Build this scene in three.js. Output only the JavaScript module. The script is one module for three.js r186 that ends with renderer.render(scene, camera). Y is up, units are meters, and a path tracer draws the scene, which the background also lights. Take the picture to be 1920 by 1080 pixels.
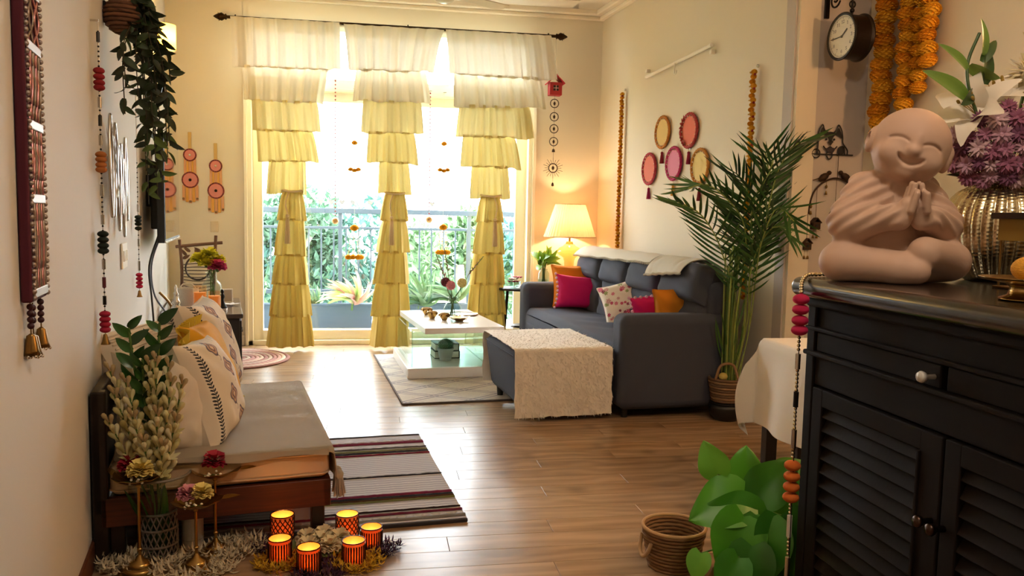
import * as THREE from 'three';
import { RoundedBoxGeometry } from 'three/addons/geometries/RoundedBoxGeometry.js';
import { mergeGeometries, mergeVertices } from 'three/addons/utils/BufferGeometryUtils.js';
import { MarchingCubes } from 'three/addons/objects/MarchingCubes.js';

// ---------- camera, sky, exposure ----------
const scene = new THREE.Scene();
const camera = new THREE.PerspectiveCamera(39.6, 1920 / 1080, 0.05, 200);
camera.position.set(0, 1.25, 0);
camera.up.set(-0.005, 0.996, -0.091);
camera.lookAt(0.168, 1.25 - 0.0885, -0.982);
camera.updateMatrixWorld(true);
scene.background = new THREE.Color().setRGB(0.87, 0.95, 1.0);
scene.backgroundIntensity = 13;
const renderer = new THREE.WebGLRenderer({ antialias: true });
renderer.toneMapping = THREE.LinearToneMapping;
renderer.toneMappingExposure = 1.7;
renderer.shadowMap.enabled = true;

// ---------- helpers ----------
let seed = 7;
const rnd = () => { seed = (seed + 0x6d2b79f5) | 0; let t = Math.imul(seed ^ (seed >>> 15), 1 | seed); t = (t + Math.imul(t ^ (t >>> 7), 61 | t)) ^ t; return ((t ^ (t >>> 14)) >>> 0) / 4294967296; };
const rr = (a, b) => a + (b - a) * rnd();
const PI = Math.PI, sin = Math.sin, cos = Math.cos, lerp = (a, b, t) => a + (b - a) * t, clamp = (x, a = 0, b = 1) => Math.min(b, Math.max(a, x));
const sstep = (a, b, x) => { const t = clamp((x - a) / (b - a)); return t * t * (3 - 2 * t); };
const V = (x, y, z) => new THREE.Vector3(x, y, z);
const hash = (x, y) => { let h = Math.imul(x | 0, 374761393) + Math.imul(y | 0, 668265263); h = Math.imul(h ^ (h >>> 13), 1274126177); return ((h ^ (h >>> 16)) >>> 0) / 4294967296; };
function vnoise(x, y, px = 1e6, py = 1e6) {           // value noise, repeats after px, py cells
  const xi = Math.floor(x), yi = Math.floor(y), fx = x - xi, fy = y - yi, m = (a, n) => ((a % n) + n) % n;
  const u = fx * fx * (3 - 2 * fx), v = fy * fy * (3 - 2 * fy), h = (a, b) => hash(m(a, px), m(b, py));
  return lerp(lerp(h(xi, yi), h(xi + 1, yi), u), lerp(h(xi, yi + 1), h(xi + 1, yi + 1), u), v);
}
const fbm = (x, y, px, py, o = 4) => { let s = 0, a = 0.5, t = 0; for (let i = 0; i < o; i++) { s += a * vnoise(x, y, px, py); t += a; x *= 2; y *= 2; px *= 2; py *= 2; a /= 2; } return s / t; };
function tex(w, h, fn, srgb = true, rx = 1, ry = 1) {
  const d = new Uint8Array(w * h * 4);
  for (let y = 0; y < h; y++) for (let x = 0; x < w; x++) {
    const c = fn(x / w, y / h), o = (y * w + x) * 4;
    if (typeof c === 'number') d[o] = d[o + 1] = d[o + 2] = clamp(c) * 255; else { d[o] = clamp(c[0]) * 255; d[o + 1] = clamp(c[1]) * 255; d[o + 2] = clamp(c[2]) * 255; }
    d[o + 3] = 255;
  }
  const t = new THREE.DataTexture(d, w, h); t.wrapS = t.wrapT = THREE.RepeatWrapping; t.magFilter = THREE.LinearFilter; t.minFilter = THREE.LinearMipmapLinearFilter; t.generateMipmaps = true;
  if (srgb) t.colorSpace = THREE.SRGBColorSpace; t.repeat.set(rx, ry); t.needsUpdate = true; return t;
}
function canvasTex(w, h, draw) {
  const c = document.createElement('canvas'); c.width = w; c.height = h; draw(c.getContext('2d'), w, h);
  const t = new THREE.CanvasTexture(c); t.colorSpace = THREE.SRGBColorSpace; t.wrapS = t.wrapT = THREE.RepeatWrapping; return t;
}
const mat = (color, roughness = 0.7, o = {}) => new THREE.MeshPhysicalMaterial({ color, roughness, side: THREE.DoubleSide, ...o });
const metal = (color, roughness = 0.3, o = {}) => mat(color, roughness, { metalness: 1, ...o });
const thin = (color, tr, o = {}) => mat(color, 0.95, { transmission: tr, thickness: 0, ...o });
const used = {};
function numbered(n) { const k = used[n] ?? 0; used[n] = k + 1; return k ? n + '_' + String(k).padStart(3, '0') : n; }
function lab(o, label, category, group, kind) { if (label) o.userData.label = label; if (category) o.userData.category = category; if (group) o.userData.group = group; if (kind) o.userData.kind = kind; return o; }
function thing(name, label, category, x = 0, y = 0, z = 0, ry = 0, group) {
  const o = new THREE.Group(); o.name = numbered(name); scene.add(o); o.position.set(x, y, z); o.rotation.y = ry; return lab(o, label, category, group);
}
function clean(g) {
  g = g.index ? g.toNonIndexed() : g.clone();
  for (const k of Object.keys(g.attributes)) if (!['position', 'normal', 'uv'].includes(k)) g.deleteAttribute(k);
  if (!g.attributes.normal) g.computeVertexNormals();
  if (!g.attributes.uv) g.setAttribute('uv', new THREE.BufferAttribute(new Float32Array(g.attributes.position.count * 2), 2));
  g.morphAttributes = {}; return g;
}
const merge = (list) => list.length === 1 ? list[0] : mergeGeometries(list.map(clean));
function part(geo, material, name, parent, label) {
  const m = new THREE.Mesh(Array.isArray(geo) ? merge(geo) : geo, material); m.name = name; m.castShadow = m.receiveShadow = true; parent.add(m); if (label) m.userData.label = label; return m;
}
function solo(geo, material, name, label, category, group, kind) { const m = part(geo, material, numbered(name), scene); return lab(m, label, category, group, kind); }
function struct(geo, material, name) { const m = part(geo, material, name, scene); m.userData.kind = 'structure'; return m; }
const _e = new THREE.Euler(), _q = new THREE.Quaternion();
function T(g, x = 0, y = 0, z = 0, rx = 0, ry = 0, rz = 0, sx = 1, sy = sx, sz = sx) {
  const m = new THREE.Matrix4().compose(V(x, y, z), new THREE.Quaternion().setFromEuler(new THREE.Euler(rx, ry, rz, 'YXZ')), V(sx, sy, sz)); g.applyMatrix4(m); return g;
}
function boxUV(g) {                                   // uv in metres, by the side a face looks to
  g = g.index ? g.toNonIndexed() : g; const p = g.attributes.position, uv = new Float32Array(p.count * 2), a = V(), b = V(), c = V();
  for (let i = 0; i < p.count; i += 3) {
    a.fromBufferAttribute(p, i); b.fromBufferAttribute(p, i + 1); c.fromBufferAttribute(p, i + 2);
    const n = b.clone().sub(a).cross(c.clone().sub(a)), ax = Math.abs(n.x), ay = Math.abs(n.y), az = Math.abs(n.z);
    [a, b, c].forEach((v, k) => { const [s, t] = ax > ay && ax > az ? [v.z, v.y] : ay > az ? [v.x, v.z] : [v.x, v.y]; uv[(i + k) * 2] = s; uv[(i + k) * 2 + 1] = t; });
  }
  g.setAttribute('uv', new THREE.BufferAttribute(uv, 2)); return g;
}
const bx = (w, h, d, x = 0, y = 0, z = 0, r = 0.004, seg = 2) => boxUV(T(new RoundedBoxGeometry(w, h, d, seg, Math.min(r, w / 2.01, h / 2.01, d / 2.01)), x, y, z));
const plain = (w, h, d, x = 0, y = 0, z = 0) => boxUV(T(new THREE.BoxGeometry(w, h, d), x, y, z));
const cyl = (r0, r1, h, x = 0, y = 0, z = 0, n = 20, open = false) => T(new THREE.CylinderGeometry(r0, r1, h, n, 1, open), x, y, z);
const ball = (r, x = 0, y = 0, z = 0, sy = 1, n = 14) => T(new THREE.SphereGeometry(r, n, Math.max(6, n * 0.7 | 0)), x, y, z, 0, 0, 0, 1, sy, 1);
const lathe = (pts, n = 28) => new THREE.LatheGeometry(pts.map(([x, y]) => new THREE.Vector2(x, y)), n);
function spline(pts, n = 8) { return new THREE.CatmullRomCurve3(pts.map((p) => p.isVector3 ? p : V(...p)), false, 'centripetal').getPoints(n); }
const tube = (pts, r, n = 20, k = 6, closed = false) => new THREE.TubeGeometry(new THREE.CatmullRomCurve3(pts.map((p) => p.isVector3 ? p : V(...p)), closed, 'centripetal'), n, r, k, closed);
function ring(w, d, y, r, k = 0.02, n = 6) {         // rounded rectangle of cord lying level round the origin
  const P = []; for (const [sx, sz, a0] of [[1, 1, 0], [-1, 1, PI / 2], [-1, -1, PI], [1, -1, 1.5 * PI]]) { for (let i = 0; i <= 4; i++) { const a = a0 + i * PI / 8; P.push(V(sx * (w / 2 - k) + k * cos(a), y, sz * (d / 2 - k) + k * sin(a))); } }
  const Q = []; P.forEach((p, i) => { const q = P[(i + 1) % P.length]; const m = Math.max(1, Math.round(p.distanceTo(q) / 0.06)); for (let j = 0; j < m; j++) Q.push(p.clone().lerp(q, j / m)); });
  return tube(Q, r, Q.length * 2, n, true);
}
function orient(m, pos, dir, normal, s = 1) {         // stand a +y blade along dir with its face to normal
  const y = (dir.isVector3 ? dir : V(...dir)).clone().normalize(), z = (normal.isVector3 ? normal : V(...normal)).clone(); z.addScaledVector(y, -z.dot(y)).normalize();
  m.quaternion.setFromRotationMatrix(new THREE.Matrix4().makeBasis(y.clone().cross(z), y, z)); m.position.copy(pos.isVector3 ? pos : V(...pos)); m.scale.setScalar(s); return m;
}
function bar(a, b, r, n = 6, r2 = r) {                // straight rod between two points
  a = a.isVector3 ? a : V(...a); b = b.isVector3 ? b : V(...b); const d = b.clone().sub(a), g = new THREE.CylinderGeometry(r2, r, d.length(), n, 1);
  g.applyQuaternion(new THREE.Quaternion().setFromUnitVectors(V(0, 1, 0), d.clone().normalize())); const m = a.clone().add(b).multiplyScalar(0.5); return T(g, m.x, m.y, m.z);
}
function grid(nu, nv, fn, uvs = [1, 1]) {             // a sheet: fn(u, v) -> [x, y, z]
  const p = [], t = [], ix = [];
  for (let j = 0; j <= nv; j++) for (let i = 0; i <= nu; i++) { const u = i / nu, v = j / nv; p.push(...fn(u, v)); t.push(u * uvs[0], v * uvs[1]); }
  for (let j = 0; j < nv; j++) for (let i = 0; i < nu; i++) { const a = j * (nu + 1) + i, b = a + 1, c = a + nu + 1, d = c + 1; ix.push(a, c, b, b, c, d); }
  const g = new THREE.BufferGeometry(); g.setAttribute('position', new THREE.Float32BufferAttribute(p, 3)); g.setAttribute('uv', new THREE.Float32BufferAttribute(t, 2)); g.setIndex(ix); g.computeVertexNormals(); return g;
}
function slab(nu, nv, fn, th, uvs) {                  // a sheet with a thickness, edges closed: fn(u, v) -> point of its top; th may be a vector [x, y, z]
  const o = Array.isArray(th) ? th : [0, -th, 0], low = (u, v) => { const p = fn(u, v); return [p[0] + o[0], p[1] + o[1], p[2] + o[2]]; };
  const rim = (f) => grid(Math.max(nu, nv), 1, (u, v) => (v ? low : fn)(...f(u)), [uvs ? uvs[0] : 1, 0.02]);
  return merge([grid(nu, nv, fn, uvs), grid(nu, nv, low, uvs), rim((t) => [t, 0]), rim((t) => [t, 1]), rim((t) => [0, t]), rim((t) => [1, t])]);
}
function cushion(w, h, d, o = {}) {                   // pillow lying in the xy plane, thickness along z, pinched corners
  const { pin = 0.1, n = 28, wr = 0.004, k = 0 } = o, side = (s) => grid(n, n, (u, v) => {
    const a = u * 2 - 1, b = v * 2 - 1, e = (1 - Math.pow(Math.abs(a), 2.4)) * (1 - Math.pow(Math.abs(b), 2.4));
    const px = a * (1 - pin * (1 - b * b) * Math.pow(Math.abs(a), 3)), py = b * (1 - pin * (1 - a * a) * Math.pow(Math.abs(b), 3));
    const q = Math.pow(Math.max(e, 0), 0.45), wrk = wr * (vnoise(u * 9 + k, v * 9 + s * 7 + k) - 0.5) * 2 * (e > 0 ? 1 : 0) + wr * 1.5 * sin((a * a - b) * 9 + k) * q * (1 - q) * 2;
    return [px * w / 2, py * h / 2, s * (q * d / 2 + wrk * Math.min(1, e * 6))];
  });
  return mergeVertices(merge([side(1), side(-1)]), 1e-5);
}
function leaf(len, wid, o = {}) {                     // blade along +y from the origin, facing +z, folded and curved
  const { bend = 0.25, fold = 0.25, tip = 1, n = 8, base = 0.15, wave = 0 } = o;
  return grid(4, n, (u, v) => {
    const s = u * 2 - 1, w = wid / 2 * Math.pow(sin(PI * Math.pow(clamp(v * (1 - base) + base * 0.6), 0.75 * tip)), 0.9) * (v >= 1 ? 0 : 1);
    return [s * w, len * v * (1 - 0.12 * bend * v), -bend * len * v * v + Math.abs(s) * fold * w + wave * len * sin(v * 9 + s) * Math.abs(s)];
  });
}
function sdfMesh(f, c, half, res, o = {}) {           // smooth surface of a distance field (negative inside)
  const mc = new MarchingCubes(res, new THREE.MeshBasicMaterial(), true, false, o.max ?? 200000); mc.isolation = 0;
  const hs = res / 2;
  for (let k = 0; k < res; k++) for (let j = 0; j < res; j++) for (let i = 0; i < res; i++)
    mc.field[i + j * res + k * res * res] = -f(c[0] + (i - hs) / hs * half, c[1] + (j - hs) / hs * half, c[2] + (k - hs) / hs * half);
  mc.update(); const n = mc.count, g = new THREE.BufferGeometry();
  g.setAttribute('position', new THREE.BufferAttribute(mc.positionArray.slice(0, n * 3), 3)); g.setAttribute('normal', new THREE.BufferAttribute(mc.normalArray.slice(0, n * 3), 3));
  T(g, c[0], c[1], c[2], 0, 0, 0, half); return clean(g);
}
const smin = (a, b, k) => { const h = clamp(0.5 + 0.5 * (b - a) / k); return lerp(b, a, h) - k * h * (1 - h); };
function capsule(px, py, pz, a, b, ra, rb) {
  const dx = b[0] - a[0], dy = b[1] - a[1], dz = b[2] - a[2], t = clamp(((px - a[0]) * dx + (py - a[1]) * dy + (pz - a[2]) * dz) / (dx * dx + dy * dy + dz * dz));
  return Math.hypot(px - a[0] - dx * t, py - a[1] - dy * t, pz - a[2] - dz * t) - lerp(ra, rb, t);
}
function ellip(px, py, pz, c, r) { const x = (px - c[0]) / r[0], y = (py - c[1]) / r[1], z = (pz - c[2]) / r[2], k = Math.hypot(x, y, z), m = Math.hypot(x / r[0], y / r[1], z / r[2]); return m < 1e-9 ? -Math.min(...r) : k * (k - 1) / m; }
function instanced(geo, material, mats, name, parent, colors) {
  const m = new THREE.InstancedMesh(geo, material, mats.length); mats.forEach((x, i) => m.setMatrixAt(i, x)); if (colors) colors.forEach((c, i) => m.setColorAt(i, c));
  m.name = name; m.castShadow = m.receiveShadow = true; parent.add(m); m.userData.kind = 'stuff'; return m;
}
const M4 = (x, y, z, rx, ry, rz, s, sy = s, sz = s) => new THREE.Matrix4().compose(V(x, y, z), new THREE.Quaternion().setFromEuler(new THREE.Euler(rx, ry, rz, 'YXZ')), V(s, sy, sz));
function place(m, pos, dir, roll = 0, s = 1) {        // stand a +y blade at pos along dir
  m.position.copy(pos.isVector3 ? pos : V(...pos)); m.quaternion.setFromUnitVectors(V(0, 1, 0), (dir.isVector3 ? dir : V(...dir)).clone().normalize()); if (roll) m.rotateY(roll); m.scale.setScalar(s); return m;
}

// ---------- shared textures and materials ----------
const grainTex = tex(1024, 128, (u, v) => { const g = fbm(u * 4, v * 40, 4, 40, 4), w = sin((v * 9 + 2.2 * fbm(u * 3, v * 3, 3, 3, 3)) * 9), k = 0.85 + 0.2 * (g - 0.5) + 0.04 * w - 0.16 * Math.pow(vnoise(u * 9, v * 6, 9, 6), 6); return [k, k * 0.985, k * 0.96]; });
const fineTex = tex(256, 256, (u, v) => fbm(u * 32, v * 32, 32, 32, 3), false);
const weaveTex = tex(128, 128, (u, v) => 0.5 + 0.25 * sin(u * PI * 32) * (sin(v * PI * 32) > 0 ? 1 : -1) + 0.2 * (vnoise(u * 40, v * 40, 40, 40) - 0.5), false);
const plasterTex = tex(512, 512, (u, v) => 0.5 + 0.4 * (fbm(u * 24, v * 24, 24, 24, 4) - 0.5), false);
const clone = (t, x, y) => { const c = t.clone(); c.repeat.set(x, y); c.needsUpdate = true; return c; };
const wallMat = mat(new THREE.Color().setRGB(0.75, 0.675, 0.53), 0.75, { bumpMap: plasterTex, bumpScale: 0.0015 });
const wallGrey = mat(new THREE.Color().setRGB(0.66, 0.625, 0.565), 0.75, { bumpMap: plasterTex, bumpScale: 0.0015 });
const ceilMat = mat(new THREE.Color().setRGB(0.8, 0.72, 0.58), 0.85);
const whitePaint = mat(0xf1ece0, 0.4), upvc = mat(0xefe8da, 0.35);
const glassPane = mat(0xffffff, 0, { transmission: 1, thickness: 0, ior: 1.45 });
const clearGlass = mat(0xdcebe6, 0.02, { transmission: 1, thickness: 0, ior: 1.45 });
const brass = metal(0xb08e52, 0.28), brassDark = metal(0x86683a, 0.35), silver = metal(0xc9c4bc, 0.25), iron = mat(0x1a1512, 0.5, { metalness: 0.6 }), black = mat(0x0d0d0f, 0.45);
const darkWood = mat(0x1b0f0b, 0.38, { map: null, bumpMap: clone(grainTex, 1, 4), bumpScale: 0.0006 });
const brownWood = mat(0x6b3a20, 0.5, { map: clone(grainTex, 1.2, 6) });
const leafDark = mat(0x1d3a17, 0.45, { transmission: 0.15, thickness: 0 }), leafGreen = mat(0x3f7a22, 0.4, { transmission: 0.3, thickness: 0 });
const stemGreen = mat(0x4d6a2a, 0.6);
// ---------- room shell ----------
const TL = 0.1826, TR = 0.0997, TS = 0.073, ZB = -7.75, HC = 3.27;
const xLeft = (z) => -1.03 + 0.185 * (z + 3.21), xRight = (z) => z < -4.579 ? 2.172 - 0.1 * (z - ZB) * -1 : 2.97;
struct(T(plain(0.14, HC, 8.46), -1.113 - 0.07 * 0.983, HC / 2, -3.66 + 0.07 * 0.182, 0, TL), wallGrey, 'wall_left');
struct(T(plain(0.14, HC, 3.22), 2.333 + 0.0705, HC / 2, -6.16, 0, TR), wallMat, 'wall_right');
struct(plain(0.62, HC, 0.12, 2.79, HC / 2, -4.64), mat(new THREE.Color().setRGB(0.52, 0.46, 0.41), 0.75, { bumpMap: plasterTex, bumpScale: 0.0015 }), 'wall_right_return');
struct(plain(0.14, HC, 8.75, 3.04, HC / 2, -0.2), wallMat, 'wall_right_near');
struct(plain(7, HC, 0.14, -0.3, HC / 2, 4.05), wallMat, 'wall_rear');
struct(plain(2.6, HC, 0.14, -1.65, HC / 2, 0.57), wallMat, 'wall_left_return');
struct(plain(0.14, HC, 3.6, -2.98, HC / 2, 2.3), wallMat, 'wall_left_rear');
struct([plain(0.92, HC, 0.2, -1.66, HC / 2, ZB - 0.1), plain(0.9, HC, 0.2, 1.98, HC / 2, ZB - 0.1), plain(2.74, 0.3, 0.2, 0.165, HC - 0.15, ZB - 0.1)], wallMat, 'wall_back');
struct(plain(7, 0.14, 12.4, 0, HC + 0.07, -1.85), ceilMat, 'ceiling');
{ // round ceiling lamp added out of view to brighten the near end
  const t = thing('added_ceiling_lamp', 'added round white flush ceiling lamp, out of view, brightening the near end of the room', 'lamp', 0.9, HC, -0.7); part(cyl(0.2, 0.2, 0.03, 0, -0.015, 0, 40), whitePaint, 'base', t); part(lathe([[0, -0.075], [0.12, -0.066], [0.17, -0.045], [0.18, -0.03]], 40), mat(0xfff4e2, 0.5, { emissive: 0xffe2b8, emissiveIntensity: 1.5 }), 'lamp_diffuser', t);
  const pl = new THREE.PointLight(0xffeeda, 2.8, 0, 2); pl.position.set(0.9, HC - 0.14, -0.7); pl.castShadow = true; pl.shadow.radius = 6; scene.add(pl);
}
{ // stepped plaster cornice
  const prof = (L, x, z, ry) => [T(merge([bx(L, 0.07, 0.1, 0, HC - 0.035, 0.05, 0.012), bx(L, 0.035, 0.05, 0, HC - 0.088, 0.025, 0.01), bx(L, 0.025, 0.32, 0, HC - 0.0125, 0.2, 0.006)]), x, 0, z, 0, ry)];
  struct(prof(4.1, 0.15, ZB, 0), ceilMat, 'trim_1'); struct(prof(3.12, 2.333, -6.16, TR - PI / 2), ceilMat, 'trim_2'); struct(prof(7.2, -1.24, -4.35, TL + PI / 2), ceilMat, 'trim_3');
}
struct([T(bx(0.014, 0.09, 8.3, 0, 0.045, 0), -1.1 + 0.002, 0, -3.6, 0, TL)], brownWood, 'baseboard_left');
struct([T(bx(0.014, 0.09, 3.1, 0, 0.045, 0), 2.324, 0, -6.16, 0, TR)], upvc, 'baseboard_right');
struct([bx(0.62, 0.09, 0.014, -1.52, 0.045, ZB + 0.008), bx(0.58, 0.09, 0.014, 1.84, 0.045, ZB + 0.008)], upvc, 'baseboard_back');

// floor of laminate planks, each its own piece
const floorG = new THREE.Group(); floorG.name = 'floor'; floorG.userData.kind = 'structure'; scene.add(floorG);
{
  part([plain(7, 0.1, 12.2, 0, -0.062, -1.85), plain(6.9, 0.012, 6.2, 0, -0.006, 0.93)], mat(new THREE.Color().setRGB(0.2, 0.11, 0.05), 0.4), 'subfloor', floorG);
  const W = 0.135, L = 1.22, tones = [[0.5, 0.33, 0.2], [0.47, 0.3, 0.175], [0.53, 0.355, 0.22], [0.44, 0.28, 0.16]].map((c) => mat(new THREE.Color().setRGB(...c), 0.27, { specularIntensity: 0.55, map: grainTex, bumpMap: grainTex, bumpScale: 0.0002 }));
  const geos = [0, 1, 2, 3, 4, 5].map((k) => { const g = bx(1, 0.012, W - 0.0012, 0, -0.006, 0, 0.0012, 1), uv = g.attributes.uv; for (let i = 0; i < uv.count; i++) uv.setXY(i, uv.getX(i) * 0.9 + k * 0.37, uv.getY(i) * 1 + k * 0.167); return g; });
  for (let z = -7.68, row = 0; z < -2.2; z += W, row++) {
    const a = xLeft(z) - 0.02, b = Math.min(z < -4.58 ? 2.172 + 0.1 * (z - ZB) + 0.02 : 2.98, 3);
    for (let x = a - L * ((row * 0.37) % 1); x < b; x += L) {
      const x0 = Math.max(a, x), x1 = Math.min(b, x + L); if (x1 - x0 < 0.08) continue;
      const m = part(geos[rnd() * 6 | 0], tones[rnd() * 4 | 0], 'plank', floorG); m.scale.x = x1 - x0 - 0.0012; m.position.set((x0 + x1) / 2, 0, z);
    }
  }
}

// sliding glass door with a fixed light above
{
  const d = new THREE.Group(); d.name = 'door_1'; d.userData.kind = 'structure'; scene.add(d); d.position.set(0.165, 0, ZB);
  const hw = 1.365;
  part([bx(0.07, 2.97, 0.2, -hw + 0.035, 1.485, -0.08), bx(0.07, 2.97, 0.2, hw - 0.035, 1.485, -0.08), bx(2 * hw, 0.05, 0.2, 0, 2.945, -0.08), bx(2 * hw, 0.045, 0.2, 0, 0.0225, -0.08),
    bx(0.03, 2.97, 0.03, -hw + 0.015, 1.485, 0.025), bx(0.03, 2.97, 0.03, hw - 0.015, 1.485, 0.025)], upvc, 'door_frame', d);
  part([bx(2 * hw - 0.14, 0.12, 0.14, 0, 2.43, -0.08), bx(2 * hw - 0.14, 0.03, 0.17, 0, 2.39, -0.07)], upvc, 'transom', d);
  for (const [x0, x1, z, last] of [[-hw + 0.07, 0.02, -0.06, 0], [-0.06, hw - 0.07, -0.13, 1]]) {
    const w = x1 - x0, cx = (x0 + x1) / 2, p = part([bx(0.085, 2.33, 0.05, x0 + 0.0425, 1.21, z), bx(last ? 0.115 : 0.085, 2.33, 0.05, x1 - 0.0425, 1.21, z), bx(w - 0.1, 0.09, 0.05, cx, 0.09, z), bx(w - 0.1, 0.085, 0.05, cx, 2.33, z)], upvc, 'sliding_panel', d);
    part(plain(w - 0.15, 2.17, 0.006, cx, 1.21, z), glassPane, 'pane', p);
  }
  part(plain(2 * hw - 0.14, 0.43, 0.006, 0, 2.705, -0.09), glassPane, 'pane', d);
  part(bx(0.05, 0.43, 0.08, 0, 2.705, -0.09), upvc, 'mullion', d);
}

// ---------- balcony and garden outside ----------
struct(plain(5, 0.14, 1.9, 0.2, -0.1, -8.9), mat(0xb9b3a8, 0.7), 'balcony_floor');
struct([plain(0.12, HC, 1.9, -2.3, HC / 2, -8.9), plain(0.12, HC, 1.9, 2.72, HC / 2, -8.9)], mat(0xdcd6c6, 0.8), 'balcony_wall');
struct(plain(80, 0.1, 60, 0, -3.05, -41), mat(0x6f8a4a, 0.95), 'garden_ground');
{
  const g = thing('railing', 'grey metal balcony railing with upright bars beyond the glass door', 'railing', 0.2, -0.03, -9.75), rm = mat(0x4c5a68, 0.5, { metalness: 0.2 });
  part(bx(4.9, 0.06, 0.07, 0, 1.31, 0), rm, 'top_rail', g); part(bx(4.9, 0.03, 0.03, 0, 1.11, 0), rm, 'middle_rail', g); part(bx(4.9, 0.05, 0.04, 0, 0.35, 0), rm, 'bottom_rail', g);
  const ug = bx(0.018, 0.76, 0.018, 0, 0.73, 0, 0.003), pg = bx(0.045, 1.3, 0.045, 0, 0.65, 0);
  for (let i = -16; i <= 16; i++) part(ug, rm, 'upright', g).position.x = i * 0.145 + 0.03;
  for (const x of [-2.35, -0.62, 0.92, 2.35]) part(pg, rm, 'post', g).position.x = x;
}
const leafCol = (h, s, l) => new THREE.Color().setHSL(h, s, l);
const treeLeaf = merge([leaf(0.13, 0.06, { n: 2, bend: 0.3 })]);
const hazedLeafMats = [0x567c64, 0x6c8c62, 0x548482, 0x76946c, 0x4a766e].map((c) => mat(c, 0.6, { transmission: 0.35, thickness: 0 }));  // leaf colours shifted to pale grey-teal, imitating the haze of outdoor glare
function tree(x, y, z, rx, ry, n, k, label, h = 3) {
  const t = thing('garden_tree', label, 'tree', x, -3, z, 0), bark = mat(0x8a7f70, 0.9), cy = y + 3;
  part([tube([[0, 0, 0], [0.08, cy * 0.5, 0.05], [-0.03, cy, 0]], 0.08, 10, 7), tube([[0.05, cy * 0.6, 0], [0.35 * rx, cy, 0.1], [0.6 * rx, cy + ry * 0.4, 0.1]], 0.035, 10, 5), tube([[0.05, cy * 0.55, 0], [-0.35 * rx, cy, -0.1], [-0.55 * rx, cy + ry * 0.4, 0]], 0.035, 10, 5)], bark, 'trunk', t);
  const ms = [], cs = [], lumps = Array.from({ length: 12 }, () => [rr(-0.8, 0.8) * rx, cy + rr(-0.8, 0.75) * ry, rr(-0.6, 0.6) * rx, rr(0.3, 0.55)]);
  for (let i = 0; i < n; i++) {
    const L = lumps[i % 12], a = rr(0, 6.28), b = Math.acos(rr(-1, 1)), q = Math.pow(rnd(), 0.4) * L[3] * Math.min(rx, ry);
    ms.push(M4(L[0] + q * sin(b) * cos(a), L[1] + q * cos(b), L[2] + q * sin(b) * sin(a), rr(-1, 2), rr(0, 6.3), rr(-1, 1), rr(0.7, 1.6)));
    cs.push(new THREE.Color().setHSL(0.25 + rr(-0.05, 0.08), 0.2, rr(0.55, 0.95)));
  }
  instanced(treeLeaf, hazedLeafMats[k], ms, 'foliage', t, cs); return t;
}
for (const a of [[-2.6, 0.55, -12.6, 1.0, 0.95, 2600, 2, 'pale blue-green garden tree at the left edge of the door glass'], [-1.35, 0.75, -12.2, 0.9, 0.8, 2600, 0, 'bushy green garden tree between the left and middle curtains'], [-0.2, 0.6, -13.2, 1.0, 0.9, 2600, 4, 'grey-green garden tree just left of the middle curtain'],
  [1.3, 0.5, -12.3, 0.9, 0.9, 2600, 3, 'light green garden tree just right of the middle curtain'], [2.5, 0.75, -12.8, 1.0, 0.85, 2600, 2, 'blue-green garden tree beside the right curtain'], [3.7, 0.45, -13, 0.9, 0.95, 2200, 1, 'yellow-green garden tree right of the right curtain']]) tree(...a);
for (const a of [[-1.8, -0.75, -11.2, 1.0, 0.75, 2200, 1, 'low yellow-green garden bush behind the left of the railing'], [0.4, -0.8, -11.4, 1.1, 0.75, 2200, 3, 'low light green garden bush behind the middle of the railing'], [2.3, -0.75, -11.2, 1.1, 0.8, 2200, 0, 'low mid green garden bush behind the right of the railing']]) tree(...a);
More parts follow.
